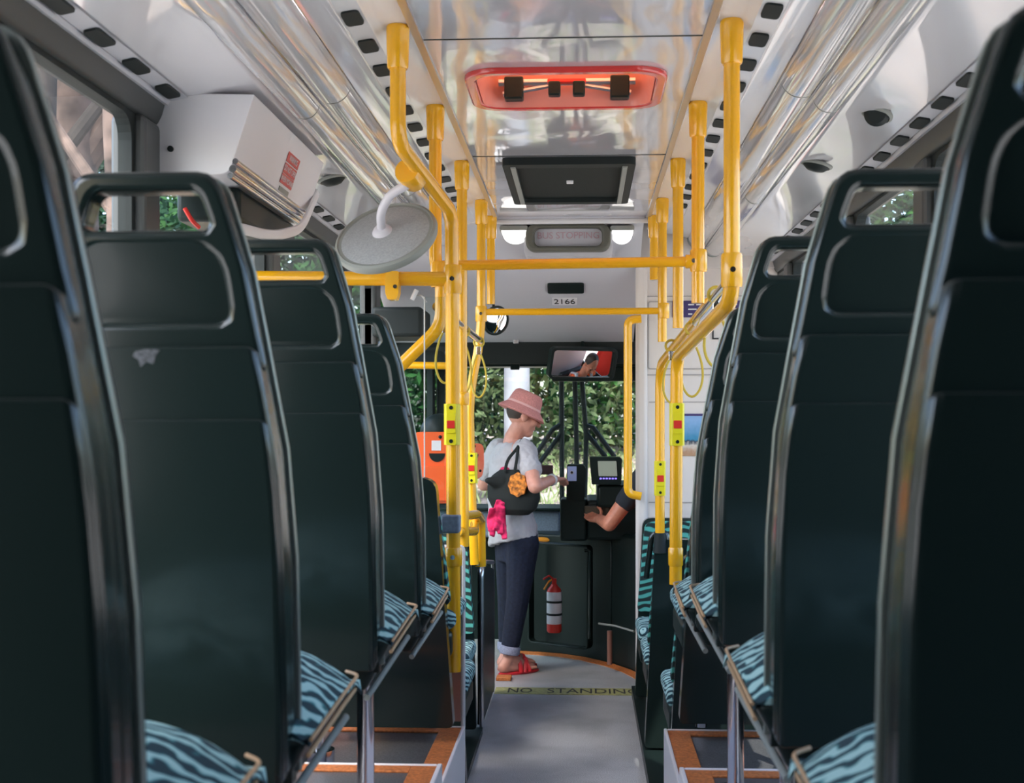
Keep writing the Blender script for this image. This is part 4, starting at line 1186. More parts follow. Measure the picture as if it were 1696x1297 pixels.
# ------------------------------------------------------------------ driver's cab
foot = [(856, 1084), (890, 1085.5), (925, 1088), (960, 1093), (1000, 1102), (1030, 1112), (1048, 1121), (1064, 1133)]
FP = []
for px, py in foot:
    Y = 1.48*F/(py-695); v = P(px, py, Y); FP.append(Vector((v.x, Y, 0)))
def off_in(pts, d):
    out = []
    for i, p in enumerate(pts):
        a = pts[max(0, i-1)]; b = pts[min(len(pts)-1, i+1)]; t = (b-a).normalized()
        out.append(p + Vector((-t.y, t.x, 0))*d)
    return out
FI = off_in(FP, 0.055)
mb = MB(); n = len(FP)
mb.add([p+Vector((0, 0, .004)) for p in FP] + [p+Vector((0, 0, .012)) for p in FI], [(i, i+1, n+i+1, n+i) for i in range(n-1)])
mb.add([p for p in FP] + [p+Vector((0, 0, .004)) for p in FP], [(i, i+1, n+i+1, n+i) for i in range(n-1)])
struct(mb.build('trim_15', M_nosing))
FC = off_in(FP, 0.06)
def cab(i0, i1, z0, z1, name, material, ybk=8.72):
    pts = FC[i0:i1+1]
    poly = [Vector((p.x, p.y, z0)) for p in pts] + [Vector((pts[-1].x, ybk, z0)), Vector((pts[0].x, ybk, z0))]
    mb = MB(); mb.prism(poly, (0, 0, z1-z0)); return mb
o = cab(0, 4, 0.0, 0.76, 'c', M_black).build('driver_console', M_black, bevel=0.015, angle=50)
tag(o, 'black curved driver console base standing on the orange-edged floor line', 'cabinet')
# raised door frame on the console front
a = P(984, 1062, 7.70); b = P(882, 905, 7.98)
mb = MB()
pa = P(878, 1060, 8.10); pb = P(978, 1062, 7.86)
d = (Vector((pb.x, pb.y, 0))-Vector((pa.x, pa.y, 0))); L = d.length; d.normalize()
plate(mb, rrect(0, L, .09, .72, .03), [rrect(.012, L-.012, .102, .708, .022)], -0.03, 0.03)
mb.xf(Matrix(((d.x, -d.y, 0, pa.x), (d.y, d.x, 0, pa.y), (0, 0, 1, 0), (0, 0, 0, 1))))
mb.build('panel_frame', M_black, o, bevel=0.004, angle=30)
o = cab(4, 7, 0.0, 0.80, 'c', M_black, 7.9).build('cab_door', M_black, bevel=0.02, angle=50)
tag(o, 'black curved driver cab door below the bare forearm', 'door')
pa = P(1000, 1034, 7.62); pb = P(1052, 1042, 7.22)
mb = MB(); mb.tube([P(992, 1033, 7.70), P(1020, 1037, 7.52), P(1050, 1046, 7.28)], 0.006, 8); mb.build('seam', M_gasket, o)
k = P(1010, 1065, 7.62); mb = MB(); mb.tube([(k.x, k.y, P(0, 1090, 7.62).z), (k.x, k.y, P(0, 1036, 7.62).z)], 0.016, 14); o = mb.build('cab_post', M_copper); tag(o, 'short copper-coloured post in front of the cab door', 'post')
mb = MB(); mb.tube(fillet([P(968, 912, 7.78), P(976, 912, 7.78), P(977, 950, 7.78), P(976, 1058, 7.78)], .03), 0.010, 10); o = mb.build('cab_rail', M_seat); tag(o, 'black glossy upright edge rail right of the fire extinguisher', 'rail')

# fire extinguisher
k = P(918, 1047, 7.86); o = empty('fire_extinguisher', k, 0, 'red fire extinguisher with white labels strapped to the black console', 'fire extinguisher')
mb = MB(); mb.lathe([(0.0, 0), (.040, 0), (.045, .008), (.045, .235), (.040, .262), (.022, .280), (.016, .292), (0, .292)], None, 28); mb.build('cylinder', M_red, o, angle=50)
for z0, z1 in ((.052, .105), (.115, .180), (.190, .245)):
    mb = MB(); mb.lathe([(.0455, z0), (.0462, z0+.002), (.0462, z1-.002), (.0455, z1)], None, 28); mb.build('label', M_paper, o)
for z in (.110, .185):
    mb = MB(); mb.lathe([(.0455, z-.007), (.048, z-.006), (.048, z+.006), (.0455, z+.007)], None, 28); mb.build('strap', M_rubber, o)
mb = MB(); mb.box(-.014, .014, -.02, .02, .29, .325); mb.tube([(-.005, -.01, .322), (-.03, -.03, .345), (-.065, -.05, .325)], .006, 8); mb.build('valve', M_red, o, bevel=0.004)
mb = MB(); mb.tube(fillet([(-.012, -.01, .318), (-.03, -.03, .312), (-.062, -.045, .262)], .02), .006, 8); mb.build('hose', M_amber, o)

# front dash, amber rail, ticket machine, driver display
a = P(884, 891, 8.40); b = P(929, 846, 8.40)
mb = MB(); mb.box(a.x-.75, b.x, 8.40, 8.70, a.z, b.z); o = mb.build('front_dash', M_dash, bevel=0.02, seg=3); tag(o, 'grey-blue dash under the windscreen beside the woman in jeans', 'dash')
mb = MB(); mb.box(a.x-.75, b.x+.02, 8.34, 8.72, b.z, b.z+.02); o2 = mb.build('dash_top', M_black, o, bevel=0.006)
mb = MB(); mb.tube([P(840, 894, 8.2), P(929, 894, 8.2)], 0.017, 14); o = mb.build('dash_rail', M_amber); tag(o, 'short amber rail under the grey-blue dash', 'rail')
k = P(953, 900, 7.80); o = empty('ticket_machine', Vector((k.x, 7.80, 0.76)), 0, 'black ticket machine with bluish screen on the console, the woman reaching to it', 'ticket machine')
off = -o.location
a = P(928, 905, 7.80); b = P(972, 826, 7.80)
mb = MB(); mb.box(a.x, b.x, 7.74, 7.98, 0.755, b.z); mb.xf(Matrix.Translation(off)); mb.build('pedestal', M_black, o, bevel=0.015)
a = P(938, 826, 7.80); b = P(968, 769, 7.80)
mb = MB(); plate(mb, round_poly([(a.x, a.z-.01), (b.x, a.z-.01), (b.x+.008, b.z-.02), (b.x-.005, b.z), (a.x+.004, b.z)], .012), [], 7.745, 7.85); mb.xf(Matrix.Translation(off)); mb.build('reader', M_black, o, bevel=0.008, angle=30)
a = P(940, 796, 7.80); b = P(955, 772, 7.80)
mb = MB(); mb.box(a.x, b.x, 7.742, 7.75, a.z, b.z); mb.xf(Matrix.Translation(off)); mb.build('screen', M_screenblue, o, smooth=False)
mb = MB(); c_ = P(947, 782, 7.80); mb.lathe([(.011, 0), (.011, .003), (.007, .003), (.007, 0)], Matrix.Translation(Vector((c_.x, 7.741, c_.z))+off) @ Matrix.Rotation(PI/2, 4, 'X'), 16); mb.build('screen_mark', M_paper, o)
k = P(1005, 800, 7.66); o = empty('driver_display', Vector((k.x, 7.66, 0.80)), 0, 'black driver display with grey screen and violet keys', 'display')
off = -o.location
a = P(976, 802, 7.66); b = P(1030, 757, 7.66)
mb = MB(); plate(mb, round_poly([(a.x+.015, a.z), (b.x-.004, a.z), (b.x, b.z-.01), (b.x-.012, b.z), (a.x, b.z)], .008), [], 7.62, 7.78); mb.xf(Matrix.Translation(off)); mb.build('housing', M_black, o, bevel=0.008, angle=30)
a = P(990, 789, 7.6); b = P(1022, 764, 7.6)
mb = MB(); plate(mb, round_poly([(a.x+.006, a.z), (b.x+.002, a.z), (b.x-.004, b.z), (a.x, b.z)], .003), [], 7.614, 7.63); mb.xf(Matrix.Translation(off)); mb.build('screen', M_screen, o, smooth=False)
mb = MB()
for i in range(6): c_ = P(995+i*5, 793, 7.6); mb.box(c_.x-.006, c_.x+.006, 7.612, 7.63, c_.z-.004, c_.z+.004)
mb.xf(Matrix.Translation(off)); mb.build('keys', M_led, o, smooth=False)
a = P(966, 842, 7.7); b = P(1046, 800, 7.7)
mb = MB(); mb.box(a.x+.08, b.x+.1, 7.66, 8.3, 0.96, P(0, 800, 7.7).z); mb.box(a.x+.02, b.x+.1, 7.75, 8.35, .76, 1.0); mb.xf(Matrix.Translation(off)); mb.build('binnacle', M_black, o, bevel=0.02)
c_ = P(985, 849, 7.72); mb = MB(); mb.box(c_.x-.06, c_.x+.09, 7.70, 7.75, c_.z-.045, c_.z+.04); o = mb.build('coin_tray', mat('brown_tray', (.06, .04, .02), .5), bevel=0.008); tag(o, 'dark brown tray under the driver display above the open hand', 'tray')
# wiper arms outside the glass
def wip(pts, label):
    mb = MB(); mb.tube(pts, 0.017, 8); o = mb.build('wiper_arm', M_rubber); tag(o, label, 'wiper', 'black windscreen wiper arms')
YW = YF+0.095
wip([P(930, 628, YW), P(931, 852, YW)], 'upright wiper blade left of the ticket machine')
wip([P(952, 628, YW), P(955, 745, YW), P(955, 852, YW)], 'upright wiper blade directly above the ticket machine')
wip([P(964, 632, YW), P(971, 722, YW), P(968, 852, YW)], 'upright wiper blade left of the driver display')
wip([P(931, 702, YW), P(915, 712, YW), P(886, 756, YW)], 'slanting wiper arm right of the woman, upper one')
wip([P(930, 718, YW), P(893, 768, YW)], 'slanting wiper arm right of the woman, lower one')
wip([P(968, 704, YW), P(982, 708, YW), P(1018, 757, YW)], 'slanting wiper arm over the driver display, upper one')
wip([P(970, 716, YW), P(1003, 757, YW)], 'slanting wiper arm over the driver display, lower one')

# floor lettering and marker
a = P(820, 1145, 7.07); b = P(1070, 1145, 7.07)
o = empty('floor_strip', Vector(((a.x+b.x)/2, 7.07, 0)), 0, 'yellow-green floor strip lettered NO STANDING across the aisle', 'floor marking')
mb = MB(); mb.box(a.x-o.location.x, b.x-o.location.x, -.085, .085, 0.0, .0025)
mb.build('strip', mat('worn_lime_tape', (.34, .33, .13), .6, mottle=.3, mscale=40), o, smooth=False)
for tx, px, wd in (('NO', 861, 40), ('STANDING', 983, 152)):
    t = text('lettering', tx, 0.17, (P(px, 1145, 7.07).x-o.location.x, 0, .003), (0, 0, 0), M_ink, o, ext=0.0003, width=wd*7.07/F)
k = P(837, 1126, 7.38); mb = MB(); mb.box(k.x-.05, k.x+.035, 7.33, 7.42, 0, .02); o = mb.build('floor_marker', M_nosing, bevel=.004); tag(o, 'small orange block on the floor below the red sandals', 'floor marker')

# mirrors at the front
hd_pos = Vector((0.545, 7.44, 1.435))
mp = P(965, 602, 7.72)
vc = (Vector((0, 0, CZ))-mp).normalized(); vd = (hd_pos+Vector((-0.05, -0.07, -0.03))-mp).normalized()
nn = (vc+vd).normalized()
X_ = Vector((0, 0, 1)).cross(nn).normalized(); Z_ = nn.cross(X_)
Mm = Matrix(((X_.x, -nn.x, Z_.x, 0), (X_.y, -nn.y, Z_.y, 0), (X_.z, -nn.z, Z_.z, 0), (0, 0, 0, 1)))
o = empty('driver_mirror', mp, 0, 'rear-view mirror over the windscreen reflecting the driver in orange', 'mirror')
mb = MB(); plate(mb, rrect(-.215, .215, -.096, .096, .03), [rrect(-.198, .198, -.082, .082, .02)], -0.014, 0.03); plate(mb, rrect(-.21, .21, -.09, .09, .03), [], 0.006, 0.04); mb.xf(Mm); mb.build('housing', M_black, o, bevel=0.006, angle=30)
mb = MB(); ng = 20; vs = []; fs = []
for i in range(ng+1):
    for j in range(ng+1):
        x = -.2+.4*i/ng; z = -.084+.168*j/ng; vs.append((x, -.010+(x*x+z*z)/3.0, z))
for i in range(ng):
    for j in range(ng): a = i*(ng+1)+j; fs.append((a, a+ng+1, a+ng+2, a+1))
mb.add(vs, fs); mb.xf(Mm); mb.build('glass', M_mirror, o, angle=80)
mb = MB(); mb.tube([Mm @ Vector((0, .03, .03)), Vector((0, .10, .13))], 0.012, 10); mb.build('arm', M_black, o)
p = P(821, 531, 6.95); o = empty('door_mirror', p, 0, 'small dark-rimmed round mirror below the thin crossbar at the left', 'mirror')
nr = Vector((0.55, -0.75, -0.25)).normalized(); rot = nr.to_track_quat('Z', 'Y').to_matrix().to_4x4()
mb = MB(); mb.lathe([(.0, -.02), (.075, -.012), (.082, 0), (.080, .008), (.072, .010), (.070, .004)], rot, 36); mb.build('rim', M_black, o)
mb = MB(); mb.lathe([(.071, .003), (.045, .010), (0, .014)], rot, 32); mb.build('glass', M_mirror, o)
mb = MB(); mb.tube([(-.01, .0, .06), (-.02, .03, .16), (-.02, .05, .30)], .008, 8); mb.build('arm', M_black, o)

# ------------------------------------------------------------------ people
def head_shapes(mb, M, female=False):
    n0 = len(mb.v)
    mb.ball((0, -.012, .030), (.073, .090, .092), n=24, m=16)
    mb.ball((0, .026, -.030), (.058, .064, .078), n=20, m=14)
    mb.ball((0, .055, -.078), (.036, .034, .030), n=16, m=10)        # chin
    mb.limb((0, .083, .018), (0, .108, -.020), .010, .014, 12)       # nose
    mb.limb((-.030, .074, .026), (.030, .074, .026), .014, .014, 10)  # brow
    mb.limb((-.020, .080, -.050), (.020, .080, -.050), .010, .010, 10)  # mouth
    for s in (-1, 1):
        mb.ball((s*.038, .060, -.018), (.024, .024, .026), n=12, m=8)
        mb.ball((s*.074, -.008, -.005), (.011, .021, .033), n=12, m=8)
    mb.xf(M, n0)
def frame(p, fwd, up=(0, 0, 1)):
    f = Vector(fwd).normalized(); r = f.cross(Vector(up)).normalized(); u = r.cross(f)
    return Matrix(((r.x, f.x, u.x, p[0]), (r.y, f.y, u.y, p[1]), (r.z, f.z, u.z, p[2]), (0, 0, 0, 1)))
def hand_shapes(mb, wrist, fwd, up, curl=0.5, side=1, s=1.0):
    """palm, four fingers and a thumb; up = back of the hand, side = where the thumb sits"""
    M = frame(wrist, fwd, up) @ Matrix.Scale(s, 4); n0 = len(mb.v)
    mb.limb((0, -.01, 0), (0, .03, 0), .022, .024, 10)
    for x in (-.027, -.009, .009, .027): mb.limb((x*.7, .02, 0), (x, .082, .002), .013, .011, 10)
    for x, L in ((.028, .062), (.0095, .072), (-.0095, .068), (-.028, .052)):
        x *= side; p = Vector((x, .085, .002)); a = 0.15*curl
        for k, fr in enumerate((.45, .32, .23)):
            a += curl*(.55 if k else .45)
            q = p + Vector((0, math.cos(a), -math.sin(a)))*L*fr
            mb.limb(p, q, .0092-.001*k, .0085-.001*k, 10); p = q
    p = Vector((side*.022, .018, -.004))
    for L, d in ((.040, (.75, .62, -.2)), (.030, (.45, .85, -.25)), (.024, (.15, .95, -.3))):
        d = Vector((d[0]*side, d[1], d[2])).normalized(); q = p + d*L; mb.limb(p, q, .0115, .0095, 10); p = q
    mb.xf(M, n0)
def rings(mb, secs, n=24):
    """stack of ellipses: (centre, half axis a, half axis b)"""
    vs = []; fs = []; k = len(secs)
    for c, a, b in secs:
        for j in range(n):
            t = 2*PI*j/n; vs.append(Vector(c)+Vector(a)*math.cos(t)+Vector(b)*math.sin(t))
    for i in range(k-1):
        for j in range(n): fs.append((i*n+j, i*n+(j+1) % n, (i+1)*n+(j+1) % n, (i+1)*n+j))
    fs.append(tuple(range(n-1, -1, -1))); fs.append(tuple((k-1)*n+j for j in range(n)))
    mb.add(vs, fs)

# --- the woman paying
Yw = 7.58
FW = Vector((0.80, 0.60, 0)); RW = Vector((0.60, -0.80, 0))       # ahead of her, to her right
def W(px, py, d=0.0): return P(px, py, Yw + d)
wbase = Vector((W(846, 1105).x, Yw, 0.0))
wo = empty('person', wbase, 0, 'woman in pink hat, white top and rolled jeans standing at the ticket machine', 'person')
OFF = Matrix.Translation(-wbase)
hc = W(866, 690, -0.02)
hf = Vector((0.90, 0.30, -0.32))
neck = W(850, 722, 0.0)
shR = W(872, 749, -0.18); shL = W(822, 748, 0.14)
elR = W(886, 806, -0.38); wrR = W(916, 794, -0.13)
elL = W(801, 803, 0.20); wrL = W(850, 800, 0.34)
hipR = W(866, 895, -0.07); hipL = W(846, 895, 0.07)
knR = W(858, 990, -0.06); knL = W(843, 990, 0.10)
anR = W(842, 1088, -0.06); anL = W(840, 1082, 0.10)
anR.z = 0.095; anL.z = 0.095
body = MB()
head_shapes(body, frame(hc, hf))
body.chain([hc + Vector((-.02, -.01, -.06)), neck + Vector((0, 0, -.01)), W(846, 760)], [.050, .052, .075])
rings(body, [(W(846, 745), RW*.13, FW*.06), (W(845, 790), RW*.135, FW*.085), (W(848, 850), RW*.105, FW*.07), (W(853, 875), RW*.112, FW*.075), (W(855, 895), RW*.125, FW*.082), (W(856, 915), RW*.13, FW*.085)])
body.chain([shR, elR, wrR], [.048, .040, .026]); body.chain([shL, elL, wrL], [.048, .038, .026])
body.chain([W(850, 745), shR], [.06, .048]); body.chain([W(846, 745), shL], [.06, .048])
hand_shapes(body, wrR, (W(937, 793, -.02)-wrR), (-.3, -.5, .8), .75, -1, .95)
hand_shapes(body, wrL, Vector((.9, .25, .15)), (-.2, .5, .8), .9, 1, .95)
body.chain([hipR, knR, anR], [.088, .056, .034]); body.chain([hipL, knL, anL], [.088, .056, .034])
for an, dx in ((anR, 0), (anL, 0)):
    h_ = an + FW*-.035; h_.z = .045; t_ = an + FW*.165; t_.z = .028
    body.limb(an, h_, .034, .034); body.limb(an + FW*.02, t_ + FW*-.03, .034, .026); body.limb(h_, t_, .034, .022)
    side = FW.cross(Vector((0, 0, 1)))
    for q, L in ((-.026, .035), (-.010, .038), (.004, .034), (.017, .028), (.029, .020)):
        b0 = t_ + side*q*(1 if dx == 0 else -1); body.limb(b0 - FW*.02, b0 + FW*(L-.008), .010, .008, 8)
body.xf(OFF)
bd = body.build('body', M_skin, wo, remesh=0.0045, relax=5)
# hair at the nape and temples
mb = MB(); H = frame(hc, hf)
mb.ball((0, -.024, .034), (.077, .086, .086), n=24, m=16); mb.ball((0, -.055, .004), (.058, .040, .040), n=16, m=12); mb.xf(H); mb.xf(OFF)
mb.build('hair', M_hair, wo)
for s in (-1, 1):
    mb = MB(); mb.ball((s*.030, .080, .006), (.012, .008, .007)); mb.xf(H); mb.xf(OFF); mb.build('eye', M_hair, wo)
# bucket hat
hat = MB(); HT = frame(hc + Vector((0.0, 0, .042)), Vector((0.92, 0.22, -0.42)))
prof = [(.136, -.030), (.139, -.026), (.124, -.008), (.104, .010), (.096, .018), (.093, .040), (.088, .070), (.080, .092), (.068, .104), (.040, .100), (.0, .098)]
hat.lathe(prof, HT @ Matrix.Diagonal((.93, 1.06, 1, 1)), 48); 
hat.lathe([(.135, -.031), (.121, -.012), (.100, .006), (.092, .014)], HT @ Matrix.Diagonal((.93, 1.06, 1, 1)), 48)
hat.xf(OFF); ho = hat.build('hat', M_hat, wo, angle=60)
mb = MB(); mb.lathe([(.0975, .017), (.0985, .022), (.0965, .028), (.0945, .030)], HT @ Matrix.Diagonal((.93, 1.06, 1, 1)), 48); mb.xf(OFF); mb.build('hat_band', M_band, ho)
# loose white top
sh = MB()
rings(sh, [(W(849, 733), RW*.085, FW*.070), (W(848, 742), RW*.150, FW*.085), (W(846, 760), RW*.165, FW*.10), (W(842, 800), RW*.145, FW*.105), (W(845, 845), RW*.158, FW*.116), (W(849, 872), RW*.176, FW*.126), (W(850, 899), RW*.176 + Vector((0, 0, .036)), FW*.128)])
sh.limb(shR + Vector((-.015, .015, .008)), shR.lerp(elR, .50), .070, .064); sh.limb(shL + Vector((.015, -.015, .008)), shL.lerp(elL, .62), .072, .066)
# long tail at the back
rings(sh, [(W(832, 850, .0), RW*.12, FW*.05), (W(826, 885, .02), RW*.105, FW*.035), (W(822, 902, .02), RW*.055, FW*.02)])
sh.xf(OFF); so = sh.build('shirt', M_shirt, wo, remesh=0.006, relax=6)
tx = bpy.data.textures.new('shirt_folds', 'CLOUDS'); tx.noise_scale = 0.05
md = so.modifiers.new('folds', 'DISPLACE'); md.texture = tx; md.strength = 0.022; md.mid_level = 0.5
# jeans with turned-up cuffs
je = MB()
rings(je, [(W(852, 856), RW*.128, FW*.090), (W(854, 872), RW*.146, FW*.102), (W(856, 890), RW*.155, FW*.108), (W(857, 915), RW*.150, FW*.105), (W(857, 930), RW*.13, FW*.10)])
jR = knR.lerp(anR, .80); jL = knL.lerp(anL, .80)
je.chain([hipR + Vector((0, 0, -.02)), knR, jR], [.098, .069, .054]); je.chain([hipL + Vector((0, 0, -.02)), knL, jL], [.098, .069, .054])
je.xf(OFF); jo = je.build('jeans', M_denim, wo, remesh=0.006, relax=5)
for a, k in ((jR, knR), (jL, knL)):
    d = (k-a).normalized(); mb = MB(); mb.tube([a-d*.045, a-d*.040, a-d*.004, a+d*.004], [.055, .060, .061, .056], 20); mb.xf(OFF); mb.build('cuff', M_cuff, jo)
# red sandals
for an, nm in ((anR, 'right'), (anL, 'left')):
    c0 = an.copy(); c0.z = 0.0; sidev = FW.cross(Vector((0, 0, 1)))
    out = []
    for k in range(24):
        a = 2*PI*k/24; u = math.cos(a); v = math.sin(a)
        out.append(c0 + FW*(.072+.140*u) + sidev*(.040*v*(1+.18*u)))
    mb = MB(); mb.prism(out, (0, 0, .016)); mb.xf(OFF); sd = mb.build('sandal', M_sandal, wo, bevel=.004)
    mb = MB()
    def strap_arc(s_, hgt, wd, lean_):
        pts = [c0 + FW*(s_+lean_*math.sin(PI*k/10)) + sidev*(wd*math.cos(PI*k/10)) + Vector((0, 0, .012+hgt*math.sin(PI*k/10))) for k in range(11)]
        mb.tube(pts, .012, 8, flat=(.35, 1.0))
    strap_arc(.12, .050, .043, -.01); strap_arc(.06, .078, .042, .0); strap_arc(.085, .066, .043, .02)
    mb.tube([c0+FW*.075+Vector((0, 0, .085)), c0+FW*.12+Vector((0, 0, .064)), c0+FW*.17+sidev*.0+Vector((0, 0, .040)), c0+FW*.185+Vector((0, 0, .018))], .010, 8, flat=(.4, 1.0))
    mb.xf(OFF); mb.build('sandal_strap', M_sandal, sd)
# white bracelet
d = (wrR-elR).normalized(); q = wrR - d*.02; Mx = Matrix.Translation(q) @ d.to_track_quat('Z', 'Y').to_matrix().to_4x4()
mb = MB(); mb.lathe([(.030, -.010), (.035, -.006), (.035, .006), (.030, .010)], Mx, 20); mb.xf(OFF); mb.build('bracelet', M_paper, wo)

# her bag, scarf and wallet are things of their own
bc = W(850, 815, -0.25)
bo = empty('shoulder_bag', bc, 0, 'black slouchy shoulder bag with an orange flower hanging at the woman\'s hip', 'bag')
bx = Vector((.96, -.28, 0)); by = Vector((.28, .96, 0))
mb = MB()
rings(mb, [(W(851, 778, -.25), bx*.085, by*.018), (W(850, 788, -.25), bx*.130, by*.035), (W(850, 805, -.25), bx*.155, by*.062), (W(851, 825, -.25), bx*.158, by*.075), (W(852, 843, -.25), bx*.130, by*.068), (W(853, 853, -.25), bx*.08, by*.04)], 32)
mb.limb(W(808, 796, -.30), W(830, 800, -.25), .018, .05); mb.limb(W(870, 782, -.27), W(880, 800, -.27), .03, .05)
mb.xf(Matrix.Translation(-bc)); mb.build('pouch', M_blackcloth, bo, remesh=.006, relax=6)
fl = W(858, 803, -.335) - bc
mb = MB(); FR = frame((0, 0, 0), bx, -by) 
pts = []
for k in range(40):
    a = 2*PI*k/40; r_ = 1 + .06*math.cos(8*a)
    pts.append((.054*r_*math.cos(a), .066*r_*math.sin(a)))
plate(mb, pts, [], -.012, .006); mb.xf(Matrix(((bx.x, by.x, 0, fl.x), (bx.y, by.y, 0, fl.y), (0, 0, 1, fl.z), (0, 0, 0, 1))))
mb.build('flower', mat('orange_felt', (.62, .17, .02), .8, mottle=.9, mscale=48), bo, bevel=.005, angle=30)
top = shR + Vector((-.035, -.035, .062)) 
for px, dd in ((836, -.02), (852, -.05)):
    mb = MB(); pts = [W(px, 783, -.26+dd)-bc, W(px+4, 762, -.25+dd)-bc, W(858, 741, -.235)-bc, top+Vector((.01, .05, .01))-bc]
    mb.tube(fillet(pts, .05), .009, 8, flat=(.5, 1.0)); mb.build('strap', M_blackcloth, bo)
so_ = W(822, 865, -.30)
o = empty('scarf', so_, 0, 'magenta patterned scarf dangling below the black shoulder bag', 'scarf')
mb = MB()
for x0, x1, y0, y1, r_ in ((826, 815, 828, 888, .024), (834, 822, 832, 878, .026), (833, 836, 840, 893, .022), (814, 812, 842, 880, .020), (828, 829, 838, 884, .024)):
    mb.tube([W(x0, y0, -.31)-so_, W((x0+x1)/2-2, (y0+y1)/2, -.25)-so_, W(x1, y1, -.32)-so_], [r_*.7, r_, r_*.8], 10, flat=(.5, 1.0))
mb.ball(W(836, 779, -.20)-so_, (.03, .03, .022))
mb.limb(W(836, 780, -.14)-so_, W(828, 832, -.14)-so_, .014, .014)
mb.limb(W(828, 832, -.14)-so_, W(826, 846, -.27)-so_, .014, .018)
mb.build('cloth', M_magenta, o, remesh=.005, relax=3)
k = W(902, 778, .36); mb = MB(); mb.box(-.052, .052, -.012, .012, -.030, .028); o = mb.build('wallet', M_wallet, bevel=.006); o.location = k; o.rotation_euler = (0, 0, .25)
tag(o, 'dark brown wallet held open beyond the woman\'s forearm', 'wallet')

# --- the driver, mostly hidden behind the partition
db = Vector((0.58, 7.36, 0.0))
do = empty('person', Vector((0.58, 7.36, 0.45)), 0, 'driver in orange vest behind the partition, bare forearm reaching to the tray', 'person')
OD = Matrix.Translation(-do.location)
FD = Vector((-.18, .98, 0)); RD = Vector((.98, .18, 0))
shl = Vector((.345, 7.40, 1.155)); shr = Vector((.70, 7.44, 1.19))
el = P(1009, 868, 7.42); wl = P(994, 861, 7.60)
dm = MB()
head_shapes(dm, frame(hd_pos, Vector((-.30, .85, -.42))))
ch = Vector((.53, 7.38, 1.10))
dm.chain([hd_pos+Vector((.0, -.04, -.06)), Vector((.53, 7.40, 1.26)), ch], [.056, .058, .09])
rings(dm, [(Vector((.525, 7.40, 1.20)), RD*.15, FD*.08), (Vector((.53, 7.38, 1.05)), RD*.165, FD*.115), (Vector((.56, 7.34, .85)), RD*.16, FD*.12), (Vector((.58, 7.32, .68)), RD*.165, FD*.12), (Vector((.58, 7.32, .60)), RD*.15, FD*.11)])
dm.chain([ch+Vector((0, .02, .06)), shl], [.07, .055]); dm.chain([ch+Vector((0, .02, .06)), shr], [.07, .055])
dm.chain([shl, el, wl], [.056, .043, .030]); dm.chain([shr, Vector((.80, 7.50, .95)), Vector((.74, 7.72, 1.0))], [.056, .042, .03])
hand_shapes(dm, wl, P(976, 855, 7.70)-wl, (.5, .3, -.75), .35, -1, .95)
hand_shapes(dm, Vector((.74, 7.72, 1.0)), Vector((-.3, .9, .1)), (0, -.1, 1), 1.0, -1, 1.0)
for s in (-1, 1):
    dm.chain([Vector((.58+s*.10, 7.34, .62)), Vector((.60+s*.12, 7.78, .66)), Vector((.60+s*.12, 7.86, .26)), Vector((.60+s*.12, 8.0, .24))], [.085, .062, .042, .035])
dm.xf(OD); dm.build('body', M_skin2, do, remesh=.0055, relax=5)
HD = frame(hd_pos, Vector((-.30, .85, -.42)))
mb = MB(); mb.ball((0, -.026, .040), (.080, .088, .088), n=24, m=16); mb.ball((0, -.06, -.005), (.062, .045, .05), n=16, m=12); mb.xf(HD); mb.xf(OD); mb.build('hair', M_hair, do)
for s in (-1, 1):
    mb = MB(); mb.ball((s*.028, .083, .006), (.013, .006, .006)); mb.xf(HD); mb.xf(OD); mb.build('eye', M_hair, do)
    mb = MB(); mb.limb((s*.016, .086, .026), (s*.044, .078, .026), .006, .005, 8); mb.xf(HD); mb.xf(OD); mb.build('eyebrow', M_hair, do)
ds = MB()
rings(ds, [(Vector((.53, 7.40, 1.235)), RD*.085, FD*.075), (Vector((.528, 7.40, 1.205)), RD*.165, FD*.095), (Vector((.53, 7.38, 1.05)), RD*.180, FD*.130), (Vector((.56, 7.34, .85)), RD*.175, FD*.135), (Vector((.58, 7.32, .64)), RD*.180, FD*.135)])
ds.limb(shl, shl.lerp(el, .52), .068, .062); ds.limb(shr, shr.lerp(Vector((.80, 7.50, .95)), .6), .068, .06)
ds.xf(OD); ds.build('shirt', M_navy, do, remesh=.007, relax=5)
ds = MB()
rings(ds, [(Vector((.528, 7.40, 1.215)), RD*.175, FD*.105), (Vector((.53, 7.38, 1.05)), RD*.190, FD*.142), (Vector((.56, 7.34, .85)), RD*.186, FD*.146), (Vector((.58, 7.32, .66)), RD*.19, FD*.146)])
ds.limb(ch+Vector((-.10, .02, .10)), shl+Vector((.01, 0, .028)), .066, .054); ds.limb(ch+Vector((.10, .02, .10)), shr+Vector((-.01, 0, .028)), .066, .054)
ds.xf(OD); vo = ds.build('safety_vest', M_hivis, do, remesh=.007, relax=4)
for s in (-1, 1):
    mb = MB(); c0 = Vector((.53, 7.38, 1.10))
    mb.tube([c0+RD*s*.11-FD*.155+Vector((0, 0, -.2)), c0+RD*s*.115-FD*.10+Vector((0, .02, .13)), c0+RD*s*.115+Vector((0, .02, .195)), c0+RD*s*.115+FD*.11+Vector((0, .0, .10)), c0+RD*s*.11+FD*.165+Vector((0, 0, -.12)), c0+RD*s*.11+FD*.165+Vector((0, 0, -.35))], .022, 8, flat=(.35, 1.0))
    mb.xf(OD); mb.build('silver_stripe', M_silver, vo)
